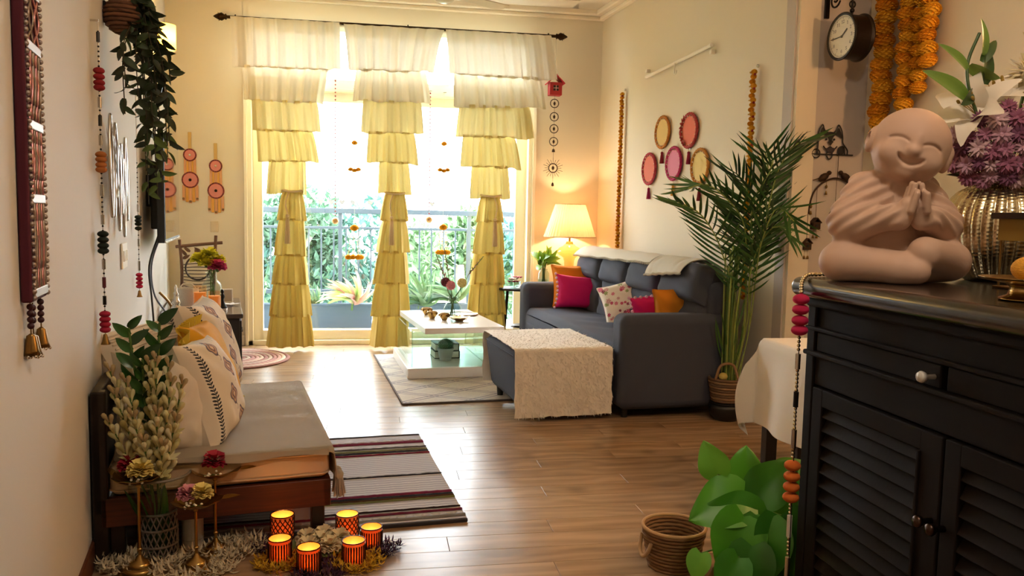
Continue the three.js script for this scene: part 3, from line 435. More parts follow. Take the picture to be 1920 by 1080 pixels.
  // on the plinth
  const bk = (label, y, c, w) => { const t = thing('book', label, 'book', 0.565, y, -6.52, 0.12); part([bx(w, 0.005, 0.2, 0, 0.0025, 0, 0.002), bx(w, 0.005, 0.2, 0, 0.0575, 0, 0.002), bx(0.006, 0.06, 0.2, w / 2 - 0.003, 0.03, 0, 0.002)], mat(c, 0.5), 'cover', t); part(plain(w - 0.012, 0.048, 0.19, -0.003, 0.03, 0), mat(0xe8e2d2, 0.9), 'pages', t); };
  bk('dark green book under the other book on the glass table plinth', 0.0935, 0x1c3a30, 0.21); bk('dark green book on top in the glass table plinth stack', 0.1545, 0x24463a, 0.2);
  const c = thing('cactus_pot', 'green ball cactus in a grey pot inside the glass table', 'plant', 0.555, 0.0935, -6.345); part(lathe([[0, 0], [0.045, 0], [0.06, 0.075], [0.066, 0.08], [0.066, 0.1], [0.058, 0.1], [0.054, 0.08], [0, 0.075]], 24), mat(0xa9a9a6, 0.5), 'pot', c);
  part(lathe(Array.from({ length: 14 }, (_, i) => [0.058 * sin(i / 13 * PI), 0.125 - 0.05 * cos(i / 13 * PI)]), 20), mat(0x3f6a4a, 0.8), 'cactus', c);
  const sp = []; for (let i = 0; i < 160; i++) { const y = 1 - 1.5 * (i + 0.5) / 160, a = i * 2.4, r = Math.sqrt(1 - y * y); sp.push(bar([0.056 * r * cos(a), 0.125 + 0.049 * y, 0.056 * r * sin(a)], [0.068 * r * cos(a), 0.125 + 0.06 * y, 0.068 * r * sin(a)], 0.0012, 3)); } part(sp, mat(0x8fae8f, 0.8), 'spines', c);
}

// ---------- lamp corner behind the far sofa arm ----------
{
  const t = thing('side_table', 'dark wooden side table behind the far sofa arm', 'table', 1.6, 0, -7.5);
  part(T(lathe([[0, 0], [0.23, 0], [0.24, 0.012], [0.23, 0.026], [0, 0.026]], 40), -0.0, 0.554, 0, 0, 0, 0, 1.95, 1, 0.85), darkWood, 'tabletop', t);
  for (const [x, z] of [[-0.38, 0.02], [-0.1, 0.14], [0.35, 0.05], [-0.1, -0.15]]) part(bar([x * 1.05, 0, z * 1.05], [x * 0.95, 0.56, z * 0.95], 0.014, 8), iron, 'leg', t);
  part(T(lathe([[0, 0], [0.18, 0], [0.18, 0.02], [0, 0.02]], 32), 0, 0.2, 0, 0, 0, 0, 1.8, 1, 0.8), darkWood, 'shelf', t);
  const L = thing('table_lamp', 'table lamp with pleated cream shade and amber glass base', 'lamp', 1.835, 0.58, -7.5), amber = mat(0xf4e2b4, 0.06, { transmission: 0.92, thickness: 0 });
  part(lathe([[0, 0.0], [0.075, 0], [0.078, 0.015], [0.06, 0.03], [0.05, 0.1], [0.045, 0.2], [0.05, 0.26], [0.06, 0.29], [0.12, 0.33], [0.125, 0.35], [0.1, 0.385], [0.06, 0.405], [0.05, 0.42], [0, 0.42]], 32), amber, 'glass_base', L);
  part([cyl(0.03, 0.04, 0.03, 0, 0.43, 0), cyl(0.01, 0.01, 0.12, 0, 0.5, 0)], brass, 'stem', L);
  const N = 44, sh = grid(N * 4, 4, (u, v) => { const a = u * 2 * PI, r = lerp(0.245, 0.138, v) + 0.006 * Math.abs(sin(a * N / 2)); return [r * cos(a), lerp(0.49, 0.8, v), r * sin(a)]; });
  part(sh, mat(0xdfbf98, 0.9, { transmission: 0.3, thickness: 0 }), 'lamp_shade', L);
  part([T(new THREE.TorusGeometry(0.248, 0.005, 6, 48), 0, 0.49, 0, PI / 2), T(new THREE.TorusGeometry(0.141, 0.004, 6, 48), 0, 0.8, 0, PI / 2)], mat(0xc9a98a, 0.8), 'shade_rim', L);
  part(ball(0.035, 0, 0.64, 0, 1.2), mat(0xfff2d8, 0.5, { emissive: 0xffd28c, emissiveIntensity: 2 }), 'lamp_bulb', L);
  const pl = new THREE.PointLight(0xffd4a0, 0.9, 0, 2); pl.position.set(1.835, 0.58 + 0.64, -7.5); pl.castShadow = true; pl.shadow.radius = 1.5; scene.add(pl);
  const v = thing('leafy_plant', 'bright green leafy cuttings in a glass jar beside the lamp', 'plant', 1.58, 0.58, -7.46);
  part(lathe([[0, 0.003], [0.045, 0.002], [0.055, 0.05], [0.055, 0.14], [0.035, 0.17], [0.04, 0.185]], 24), clearGlass, 'jar', v); part(cyl(0.05, 0.045, 0.08, 0, 0.045, 0), mat(0xe9f2ee, 0, { transmission: 1, thickness: 0 }), 'water', v);
  const lg = leaf(1, 0.42, { bend: 0.5, n: 6 }), lm = [mat(0x6f9e2c, 0.45, { transmission: 0.35, thickness: 0 }), mat(0x8fb63f, 0.45, { transmission: 0.35, thickness: 0 })];
  for (let i = 0; i < 30; i++) { const a = i * 2.4, e = rr(0.2, 1.6), h = rr(0.18, 0.3), d = V(sin(e) * cos(a), cos(e), sin(e) * sin(a)); const m = part(lg, lm[i % 2], 'leaf', v); place(m, V(0.03 * cos(a), h, 0.03 * sin(a)), d, rr(0, 6), rr(0.08, 0.15)); }
  for (let i = 0; i < 7; i++) { const a = i * 0.9; part(tube([[0.02 * cos(a), 0.02, 0.02 * sin(a)], [0.01 * cos(a), 0.15, 0.01 * sin(a)], [0.035 * cos(a), 0.28, 0.035 * sin(a)]], 0.003, 8, 5), stemGreen, 'stem', v); }
  const b = thing('flower_bowl', 'small glass bowl of red and white flowers on the side table edge', 'bowl', 1.3, 0.58, -7.46); part(lathe([[0, 0.002], [0.04, 0], [0.06, 0.03], [0.065, 0.06], [0.06, 0.06], [0.055, 0.03], [0, 0.01]], 24), clearGlass, 'glass_bowl', b);
  for (let i = 0; i < 12; i++) { const a = i * 2.4, r = 0.015 * Math.sqrt(i) ; const g = []; for (let k = 0; k < 8; k++) g.push(T(leaf(0.032, 0.022, { n: 3, bend: -0.3 }), 0, 0, 0, 0.8, 0, 0)), T(g[k], 0, 0, 0, 0, k * 0.785 + i, 0); part(T(merge(g), r * cos(a) * 1.3, 0.055 + 0.02 * (i % 3), r * sin(a) * 1.1), mat([0xb03048, 0xe6ddd2, 0xc96a76][i % 3], 0.8), 'blossom', b); }
}

// ---------- corner table under a white cloth ----------
{ // local frame: x = 0 left edge; z = 0 far edge, + towards the camera
  const t = thing('corner_table', 'dark wooden table under a white cloth behind the sideboard', 'table', 1.81, 0, -3.5), w = 0.68, d = 0.62;
  part(bx(w, 0.03, d, w / 2, 0.682, d / 2, 0.005), darkWood, 'tabletop', t); for (const [x, z] of [[0.035, 0.04], [w - 0.05, 0.04], [0.035, d - 0.3], [w - 0.05, d - 0.05]]) part(bx(0.055, 0.667, 0.055, x, 0.3335, z, 0.004), darkWood, 'leg', t);
  const c = thing('tablecloth', 'white tablecloth with a hanging pointed corner on the dark table', 'tablecloth', 1.81, 0, -3.5), m = mat(0xf1e8d8, 0.95, { transmission: 0.15, thickness: 0, bumpMap: clone(weaveTex, 30, 30), bumpScale: 0.0004 });
  const f = (u, v) => {   // u along x from the left hem, v from the far hem towards the camera
    const X = lerp(-0.42, w + 0.02, u), Z = lerp(-0.3, d + 0.3, v), ox = Math.max(0, -X), oz = Math.max(0, -Z, Z - d), drop = Math.hypot(ox, oz * (ox > 0 ? 0.9 : 1)), x = clamp(X, 0, w + 0.02), z = clamp(Z, 0, d);
    if (!drop) return [X, 0.703, Z];
    const k = Math.min(drop, 0.03) / 0.03, s = Z < 0 ? -1 : 1, fl = 0.05 * sin(Z * 15 + 0.6) * (ox > 0 ? 1 : 0) * drop + 0.03 * sin(X * 20) * (oz > 0 && !ox ? drop : 0);
    const cor = ox > 0 && oz > 0 ? Math.min(ox, oz * 1.6) : 0;
    return [x - (ox > 0 ? 0.012 * k + 0.05 * ox : 0) - (cor > 0.02 ? 0.07 * sin(Math.min(1, drop / 0.52) * PI) * sstep(0.02, 0.12, cor) : 0) + fl, 0.703 - drop * 0.97 + 0.004 * (1 - k), z + s * (oz > 0 ? 0.012 * k + 0.12 * cor : 0)];
  };
  part(slab(80, 80, f, [0.003, -0.004, 0]), m, 'cloth', c);
}

// ---------- palm by the wall ----------
{
  const st = thing('plant_stand', 'round black pot base standing on the floor under the palm basket', 'planter', 2.19, 0, -4.68); part(lathe([[0, 0], [0.07, 0], [0.1, 0.03], [0.11, 0.08], [0.095, 0.115], [0, 0.115]], 28), black, 'base', st); part(T(new THREE.TorusGeometry(0.1, 0.006, 6, 30), 0, 0.11, 0, PI / 2), iron, 'rim', st);
  const p = thing('potted_palm', 'tall areca palm in a woven basket between sofa and cloth-covered table', 'plant', 2.19, 0.117, -4.68), wick = [mat(0x6b5138, 0.9), mat(0x8a6c4c, 0.9)];
  for (let i = 0; i < 9; i++) { const r = 0.085 + 0.003 * i, pts = []; for (let k = 0; k < 24; k++) { const a = k / 24 * 2 * PI; pts.push(V((r + 0.004 * ((k + i) % 2)) * cos(a), 0.01 + i * 0.017, (r + 0.004 * ((k + i) % 2)) * sin(a))); } part(tube(pts, 0.0095, 48, 6, true), wick[i % 2], 'woven_ring', p); }
  part(tube([[-0.1, 0.15, 0.05], [-0.07, 0.24, 0.06], [0.0, 0.245, 0.07], [0.03, 0.15, 0.1]], 0.009, 20, 6), wick[1], 'handle', p); part(cyl(0.09, 0.09, 0.02, 0, 0.125, 0), mat(0x2c2118, 1), 'soil', p);
  const pm = [mat(0x1c3d1a, 0.5, { transmission: 0.12, thickness: 0 }), mat(0x2c5a22, 0.5, { transmission: 0.12, thickness: 0 }), mat(0x3f6a2c, 0.5, { transmission: 0.15, thickness: 0 })], cane = mat(0x8a9a4a, 0.6);
  const blade = grid(2, 5, (u, v) => [(u - 0.5) * 0.017 * Math.pow(sin(PI * (0.12 + 0.88 * v)), 0.7), v, -0.22 * v * v + Math.abs(u - 0.5) * 0.012]);
  const frond = (pts, n, L, from, mk) => {
    const cv = new THREE.CatmullRomCurve3(pts.map((q) => V(...q)), false, 'centripetal'), fr = part(new THREE.TubeGeometry(cv, 30, 0.0045, 5), cane, 'frond', p);
    for (let i = 0; i < n; i++) { const f = lerp(from, 1, i / (n - 1)), c = cv.getPointAt(f), tg = cv.getTangentAt(f); let sd = V(0, 1, 0).cross(tg); if (sd.length() < 0.2) sd = V(0, 0, 1).cross(tg); sd.normalize();
      for (const s of [-1, 1]) { const m = part(blade, pm[(mk + (i % 2)) % 3], 'leaflet', fr), dr = tg.clone().multiplyScalar(0.75).addScaledVector(sd, s * (1 - 0.4 * i / n)).add(V(0, -0.12, 0)); place(m, c, dr, s > 0 ? rr(-0.4, 0.4) : PI + rr(-0.4, 0.4)); const l = L * (0.5 + 0.6 * sin(PI * (0.12 + 0.8 * i / n))) * rr(0.85, 1.1); m.scale.set(1, l, l); } }
  };
  const FRONDS = [
  [[[0.06, 0.13, 0], [0.05, 0.45, 0.01], [0.01, 0.72, 0.02], [-0.07, 0.87, 0.06], [-0.18, 1.05, 0.13], [-0.31, 1.18, 0.18], [-0.46, 1.24, 0.23]], 18, 0.24, 0.42, 1],
  [[[0.05, 0.13, 0], [0.12, 0.52, 0], [0.14, 0.85, 0.02], [0.17, 1.09, 0.06], [0.19, 1.42, 0.15], [0.22, 1.55, 0.22], [0.25, 1.6, 0.28]], 20, 0.33, 0.5, 0],
  [[[0.03, 0.13, 0], [0.1, 0.45, 0], [0.11, 0.85, -0.02], [0.13, 1.17, -0.04], [0.09, 1.34, -0.04], [0.01, 1.43, -0.02]], 18, 0.3, 0.55, 0],
  [[[0.05, 0.13, 0.02], [0.13, 0.45, 0], [0.12, 0.92, 0], [0.15, 1.22, 0.02], [0.18, 1.42, 0.06], [0.12, 1.55, 0.13]], 18, 0.32, 0.5, 0],
  [[[0, 0.13, 0], [0.09, 0.45, 0], [0.1, 0.85, -0.02], [0.05, 1.12, 0.03], [-0.07, 1.25, 0.08], [-0.25, 1.35, 0.13], [-0.38, 1.32, 0.18]], 18, 0.26, 0.5, 1],
  [[[0.06, 0.13, 0.03], [0.14, 0.52, 0], [0.12, 0.79, 0.08], [0.1, 1.02, 0.18], [0.14, 1.22, 0.28], [0.19, 1.14, 0.38]], 15, 0.26, 0.5, 1],
  [[[0.02, 0.13, 0.03], [0.12, 0.52, 0], [0.08, 0.79, 0.08], [0.11, 0.99, 0.13], [0.16, 1.11, 0.23], [0.22, 1.06, 0.28]], 14, 0.24, 0.5, 1],
  [[[0.04, 0.13, -0.02], [0.12, 0.52, 0], [0.11, 1.02, 0], [0.09, 1.28, 0.08], [0.12, 1.41, 0.18], [0.12, 1.5, 0.23]], 18, 0.3, 0.48, 0],
];
  FRONDS.forEach((a) => frond(...a));
  for (let i = 0; i < 16; i++) { const a = i * 2.4, r = 0.015 + 0.035 * (i % 4) / 4; part(tube([[r * cos(a), 0.12, r * sin(a)], [r * cos(a) * 1.2, 0.5, r * sin(a) * 1.2], [r * cos(a) * 1.6 + 0.01, rr(0.7, 1.0), r * sin(a) * 1.6]], 0.006, 10, 5), i % 3 ? cane : stemGreen, 'cane', p); }
  for (let i = 0; i < 10; i++) { const a = rr(0, 6.3); place(part(blade, pm[2], 'young_leaf', p), V(0.04 * cos(a), rr(0.15, 0.45), 0.04 * sin(a)), V(0.35 * cos(a), 1, 0.35 * sin(a)), a).scale.set(0.8, 0.26, 0.26); }
  const st2 = thing('pebble', 'yellow-green pebble resting on the basket soil below the handle', 'ball', 2.13, 0.29, -4.61); part(ball(0.028, 0, 0, 0, 0.85, 14), mat(0xb9a95a, 0.6), 'shell', st2); 
}
// ---------- daybed along the left wall ----------
const bedX = -0.165, bedZ = -3.05;
const toBed = (x, y, z) => [bedX + x * cos(TL) + z * sin(TL), y, bedZ - x * sin(TL) + z * cos(TL)];
const creamM = mat(0xc9ae8c, 0.95, { bumpMap: fabricBump, bumpScale: 0.0003 });
{ // local frame: x = 0 front edge, - towards the wall; z = 0 near end
  const t = thing('daybed', 'low wooden daybed with a cream mattress along the left wall', 'daybed', bedX, 0, bedZ, TL), L = 1.25, w = 0.79, wood = mat(0x5c2a18, 0.45, { map: clone(grainTex, 1, 5) });
  part(bx(w, 0.105, 0.03, -w / 2, 0.188, -0.015, 0.004), wood, 'end_rail', t); part(bx(w, 0.105, 0.03, -w / 2, 0.188, -L + 0.015, 0.004), wood, 'end_rail', t); part(bx(0.03, 0.105, L, -0.015, 0.188, -L / 2, 0.004), wood, 'front_rail', t);
  part(bx(w - 0.04, 0.02, L - 0.04, -w / 2, 0.21, -L / 2), darkWood, 'slat_base', t);
  for (const [x, z] of [[-0.045, -0.05], [-0.045, -L + 0.05], [-w + 0.05, -0.05], [-w + 0.05, -L + 0.05]]) part(bx(0.05, 0.14, 0.05, x, 0.07, z, 0.005), darkWood, 'leg', t);
  part(bx(0.035, 0.44, L, -w - 0.008, 0.4, -L / 2, 0.008), darkWood, 'backrest', t); part(bx(0.05, 0.62, 0.05, -w, 0.31, -0.025, 0.008), darkWood, 'post', t); part(bx(0.05, 0.62, 0.05, -w, 0.31, -L + 0.025, 0.008), darkWood, 'post', t);
  const m = part(bx(w - 0.03, 0.115, L - 0.01, -w / 2 + 0.012, 0.299, -L / 2, 0.035, 5), creamM, 'mattress', t);
  for (const y of [0.262, 0.338]) part(T(ring(w - 0.03, L - 0.01, y, 0.004, 0.035), -w / 2 + 0.012, 0, -L / 2), creamM, 'piping', m);
  // woven throw over the seat and front edge
  const th = thing('woven_throw', 'cream woven cotton throw with corner tassels over the daybed', 'throw', bedX, 0, bedZ, TL), tm = mat(0xd6c8b4, 0.95, { bumpMap: clone(weaveTex, 10, 14), bumpScale: 0.0022 });
  const f = (u, v) => { const s = u * 0.86, z = lerp(0.016, -L - 0.012, v), wav = 0.006 * sin(v * 30 + 4 * vnoise(u * 3, v * 4)) * sstep(0.1, 0.5, v) * (u > 0.2 ? 1 : 0.4) + 0.004 * (fbm(u * 6, v * 8, 1e6, 1e6) - 0.5) * 2;
    const ez = v < 0.02 ? 0.014 * (1 - v / 0.02) : 0;
    if (s < 0.12) return [0.012 + 0.008 * sin(v * 34 + 1) * (1 - s / 0.12) + 0.008 * (1 - s / 0.12), 0.236 + s * 0.95 + 0.012 * sin(v * 7), z];
    if (s < 0.16) { const a = (s - 0.12) / 0.04 * PI / 2; return [0.014 - 0.024 * (1 - cos(a)), 0.35 + 0.018 * sin(a) - ez, z]; }
    return [-0.01 - (s - 0.16), 0.366 + wav - ez, z]; };
  part(slab(60, 90, f, [-0.003, -0.003, 0], [6, 8]), tm, 'cloth', th);
  part(grid(60, 3, (u, v) => [lerp(-0.01, -0.62, u), 0.362 - 0.022 * v + 0.008 * sin(u * 9) * v + 0.01 * u, 0.016 + 0.006 * v + 0.004 * sin(u * 16)], [6, 1]), tm, 'side_hem', th);
  for (const z of [0.0, -0.05]) { const g = [ball(0.018, 0.03, 0.255, z, 1.1, 10)]; for (let i = 0; i < 22; i++) { const a = i * 2.4, r = 0.022 * Math.sqrt(i / 22); g.push(bar([0.03 + r * 0.5 * cos(a), 0.25, z + r * 0.5 * sin(a)], [0.032 + r * cos(a), 0.165 + rr(0, 0.015), z + r * sin(a)], 0.0035, 4)); } part(g, tm, 'tassel', th); }
}
const printTex = (flip) => canvasTex(512, 512, (g, w, h) => {
  g.fillStyle = '#e2d4bf'; g.fillRect(0, 0, w, h); g.strokeStyle = '#2b2b30'; g.fillStyle = '#2b2b30';
  const X = (u) => (flip ? 1 - u : u) * w;
  g.lineWidth = 3; g.beginPath(); g.moveTo(X(0.09), 20); g.lineTo(X(0.09), h - 20); g.stroke();
  for (let i = 0; i < 30; i++) for (const s of [-1, 1]) { g.beginPath(); g.ellipse(X(0.09) + s * 9, 30 + i * 16 - 4, 9, 4, s * -0.6, 0, 7); g.fill(); }
  for (let k = 0; k < 4; k++) { const y = 70 + k * 120, x = X(0.4 + 0.14 * (k % 2)); for (const [r, c] of [[44, '#6a5a63'], [34, '#c49a78'], [24, '#7a5a52'], [13, '#d8b48e']]) { g.fillStyle = c; g.beginPath(); for (let i = 0; i < 40; i++) { const a = i / 40 * 2 * PI, q = r * (1 + 0.16 * cos(a * 4)); g.lineTo(x + q * cos(a) * 1.1, y + q * sin(a)); } g.fill(); } g.strokeStyle = '#4a4048'; g.lineWidth = 4; g.beginPath(); g.moveTo(x, y + 44); g.quadraticCurveTo(x + 40, y + 60, x + 12, y + 78); g.stroke(); }
  g.fillStyle = 'rgba(120,150,180,0.55)'; for (let i = 0; i < 26; i++) g.fillRect(X(0.28 + i * 0.027), 4, 6, 22 + 12 * (i % 3));
});
const printM = mat(0xffffff, 0.9, { map: printTex(false) }), plainM = mat(0xe0d3c1, 0.95, { bumpMap: fabricBump, bumpScale: 0.0003 });
const bedPillow = (name, label, p, w, h, d, ry, rx, rz, m, o = {}) => pillow(name, label, toBed(...p), w, h, d, rx, TL + ry, rz, m, o);
bedPillow('cushion', 'large cream cushion with printed leaf line nearest on the daybed', [-0.445, 0.545, -0.33], 0.42, 0.44, 0.22, 1.35, -0.33, 0, printM, { k: 1, wr: 0.006, pin: 0.12 });
bedPillow('cushion', 'cream printed cushion at the far end behind the yellow ruffled one', [-0.44, 0.625, -0.8], 0.44, 0.48, 0.22, 1.35, -0.33, 0, printM, { k: 4, wr: 0.006, pin: 0.12 });
bedPillow('cushion', 'beige cushion at the near corner of the daybed behind the tuberoses', [-0.6, 0.53, -0.17], 0.34, 0.4, 0.18, 0.35, -0.2, -0.05, plainM, { k: 7, wr: 0.006 });
{
  const y = bedPillow('cushion', 'mustard yellow cushion with ruffled border between the printed cushions', [-0.43, 0.585, -0.55], 0.4, 0.44, 0.16, 1.38, -0.35, 0, mat(0xd29a1c, 0.9), { k: 9 }), rm = mat(0xd8bb3c, 0.95, { transmission: 0.15, thickness: 0 });
  const sq = (a) => { const c = cos(a), s = sin(a), k = 1 / Math.max(Math.abs(c), Math.abs(s)); return [c * lerp(1, k, 0.85) * 0.19, s * lerp(1, k, 0.85) * 0.19]; };
  for (const s of [-1, 1]) part(grid(260, 3, (u, v) => { const a = u * 2 * PI, [x, q] = sq(a), k = 1 + 0.2 * v; return [x * k, q * k, s * 0.008 + (0.014 + 0.008 * s) * sin(a * 34 + s) * (0.3 + v)]; }), rm, 'ruffle', y);
  const w = bedPillow('bolster', 'white gathered cushion leaning on the wall behind the daybed plant', [-0.63, 0.585, -0.6], 0.62, 0.42, 0.24, 1.1, -0.5, 0, plainM, { k: 12, wr: 0.004, pin: 0.06 });
  const gl = []; for (let i = 0; i < 24; i++) { const y0 = -0.19 + i * 0.016; gl.push(tube(Array.from({ length: 9 }, (_, k) => { const u = k / 4 - 1, b = y0 / 0.21, e = (1 - Math.pow(Math.abs(u * 0.92), 2.4)) * (1 - Math.pow(Math.abs(b), 2.4)); return [u * 0.285, y0 + 0.004 * sin(k + i), 0.12 * Math.pow(Math.max(e, 0.001), 0.45) + 0.001]; }), 0.004, 20, 5)); }
  part(gl, plainM, 'gathers', w).userData.kind = 'stuff';
}

// ---------- vase of tuberoses in a lattice holder ----------
{
  const vx = -0.765, vz = -2.955, t = thing('glass_vase', 'wide glass vase in a grey lattice holder beside the daybed', 'vase', vx, 0, vz), lat = mat(0x6b6157, 0.8);
  part(lathe([[0, 0.012], [0.05, 0.012], [0.056, 0.15], [0.085, 0.22], [0.108, 0.3], [0.112, 0.315]], 32), mat(0xeef6ef, 0.03, { transmission: 1, thickness: 0 }), 'glass_body', t); part(T(new THREE.TorusGeometry(0.112, 0.005, 8, 40), 0, 0.315, 0, PI / 2), mat(0x7a7264, 0.4), 'rim', t);
  for (const y of [0.006, 0.06, 0.12, 0.178]) part(T(new THREE.TorusGeometry(0.063, 0.005, 6, 32), 0, y, 0, PI / 2), lat, 'hoop', t);
  for (let i = 0; i < 20; i++) { const a = i * PI / 10; for (const s of [-1, 1]) part(tube(Array.from({ length: 6 }, (_, k) => [0.064 * cos(a + s * k * 0.22), 0.006 + k * 0.034, 0.064 * sin(a + s * k * 0.22)]), 0.003, 12, 4), lat, 'lattice_strip', t); }
  part(T(cyl(0.062, 0.062, 0.012), 0, 0.006, 0), lat, 'base', t);
  const budG = lathe([[0, 0], [0.004, 0.002], [0.0055, 0.018], [0.0098, 0.034], [0.008, 0.045], [0, 0.05]], 8), budM = [mat(0xc8c08e, 0.7), mat(0xb2aa74, 0.7), mat(0xd2cba4, 0.7), mat(0xa08c64, 0.7)], flw = merge([0, 1, 2, 3, 4, 5].map((k) => T(leaf(0.032, 0.014, { n: 4, bend: -0.2 }), 0, 0.02, 0, 0.7, k * PI / 3, 0)));
  const ends = [[-0.15, 0.69, 0.0], [-0.12, 0.62, 0.06], [-0.085, 0.66, 0.05], [-0.02, 0.71, 0.0], [0.01, 0.73, 0.03], [0.04, 0.7, -0.02], [0.065, 0.66, 0.05], [0.09, 0.64, 0.0], [-0.05, 0.55, 0.1], [0.03, 0.56, 0.11], [-0.13, 0.53, 0.09], [0.085, 0.53, 0.09], [-0.01, 0.47, 0.13], [0.05, 0.45, 0.12]];
  const nth = ['leftmost', 'second', 'third', 'fourth', 'fifth', 'sixth', 'seventh', 'eighth', 'ninth', 'tenth', 'eleventh', 'twelfth', 'thirteenth', 'rightmost'], order = ends.map((e, i) => i).sort((a, b) => ends[a][0] - ends[b][0]);
  ends.forEach(([x, y, z], i) => {
    const at = order.indexOf(i), s = thing('tuberose', (y > 0.6 ? 'tall' : 'short') + ' cream tuberose stalk, ' + nth[at] + (at && at < 13 ? ' from the left' : '') + ' of those in the lattice vase', 'flower', vx, 0, vz, 0, 'tuberoses in the glass vase'), cv = new THREE.CatmullRomCurve3([V(rr(-0.03, 0.03), 0.03, rr(-0.03, 0.03)), V(x * 0.3, y * 0.5, z * 0.3), V(x * 0.75, y * 0.82, z * 0.75), V(x, y, z)]);
    part(new THREE.TubeGeometry(cv, 20, 0.0035, 5), stemGreen, 'stem', s);
    for (let k = 0; k < 15; k++) { const f = 0.58 + 0.41 * k / 14, p = cv.getPointAt(f), tg = cv.getTangentAt(f), a = k * 2.4, top = k > 12; const d = tg.clone().multiplyScalar(top ? 1.6 : 1.1).add(V(0.6 * cos(a), 0.2, 0.6 * sin(a))); place(part(k < 4 && i > 6 && k % 2 ? flw : budG, budM[k > 12 ? 3 : (k + i) % 3], k < 4 && i > 6 && k % 2 ? 'blossom' : 'bud', s), p, d, 0, (1.35 - 0.5 * k / 14)); }
  });
  const z = thing('foliage_plant', 'dark green glossy leafy plant standing behind the tuberoses', 'plant', vx, 0, vz - 0.03), zl = leaf(0.075, 0.036, { n: 6, bend: 0.3 }), zm = [mat(0x2c5c1c, 0.3, { transmission: 0.15, thickness: 0 }), mat(0x1d4016, 0.3, { transmission: 0.12, thickness: 0 })];
  for (const e of [[-0.1, 0.83, -0.02], [0.0, 0.845, -0.04], [-0.05, 0.72, 0.0]]) { const cv = new THREE.CatmullRomCurve3([V(0, 0.03, 0), V(-0.02, 0.35, -0.02), V(e[0] * 0.7 - 0.01, e[1] * 0.8, e[2]), V(...e)]), st = part(new THREE.TubeGeometry(cv, 16, 0.005, 5), stemGreen, 'stem', z); for (let k = 0; k < 12; k++) { const f = 0.62 + 0.38 * k / 11, p = cv.getPointAt(f), s = k % 2 ? 1 : -1; place(part(zl, zm[k % 2], 'leaf', st), p, V(s * 0.8, 0.75, rr(-0.3, 0.5)), rr(-0.5, 0.5), rr(0.8, 1.15)); } }
  for (let k = 0; k < 7; k++) { const a = k * 0.9; place(part(leaf(0.26, 0.035, { bend: 0.1 }), zm[0], 'long_leaf', z), V(0.02 * cos(a), 0.04, 0.02 * sin(a) + 0.03), V(0.3 * cos(a), 1, 0.3 * sin(a)), a); }
  const j = thing('ceramic_jar', 'plain white cylindrical jar under the daybed end rail', 'jar', -0.672, 0, -3.06); part(lathe([[0, 0], [0.036, 0], [0.039, 0.004], [0.039, 0.118], [0.036, 0.123], [0.033, 0.118], [0.033, 0.01], [0, 0.01]], 32), mat(0xd8cfbd, 0.5), 'body', j); part(T(new THREE.TorusGeometry(0.0385, 0.0015, 6, 32), 0, 0.03, 0, PI / 2), mat(0xb9ae9a, 0.6), 'band', j);
  const b = thing('paper_bag', 'pale folded bag with string handle under the daybed near the leg', 'bag', -0.3, 0, -3.22, TL); part(slab(8, 8, (u, v) => [(u - 0.5) * (0.12 - 0.02 * v), v * 0.12, 0.012 * sin(u * 7) * v + 0.01 * v], [0, 0, -0.03]), mat(0xb9b6bd, 0.8), 'body', b); part(tube([[-0.025, 0.118, 0], [-0.03, 0.126, 0.01], [0.0, 0.129, 0.012], [0.03, 0.126, 0.01], [0.025, 0.118, 0]], 0.002, 16, 5), mat(0xe8e2d5, 0.8), 'handle', b);
}

// ---------- brass pedestal bowls with flowers ----------
const carnation = (() => { const g = []; for (let i = 0; i < 34; i++) { const a = i * 2.4, e = 0.15 + 1.25 * Math.sqrt(i / 34); g.push(T(T(grid(4, 3, (u, v) => { const s = (u - 0.5) * 2; return [s * 0.013 * (0.3 + v), 0.034 * v, 0.004 * sin(u * 16 + i) * v + 0.01 * v * v]; }), 0, 0, 0, e, 0, 0), 0, 0.004 - 0.006 * i / 34, 0, 0, a, 0)); } return mergeVertices(merge(g), 1e-6); })();
const bloomM = { red: mat(0x9c1230, 0.75), yellow: mat(0xe3cf7c, 0.8), pink: mat(0xd08a98, 0.8), cream: mat(0xd8cba6, 0.8), white: mat(0xe6ddc6, 0.85) };
function bloom(name, label, x, y, z, m, s = 1, group) { const t = thing(name, label, 'flower', x, y, z, rr(0, 6), group); t.scale.setScalar(s); part(carnation, m, 'petals', t); part(T(lathe([[0, 0], [0.006, 0.002], [0.009, 0.016], [0.007, 0.016], [0, 0.01]], 8), 0, -0.016, 0), stemGreen, 'calyx', t); return t; }
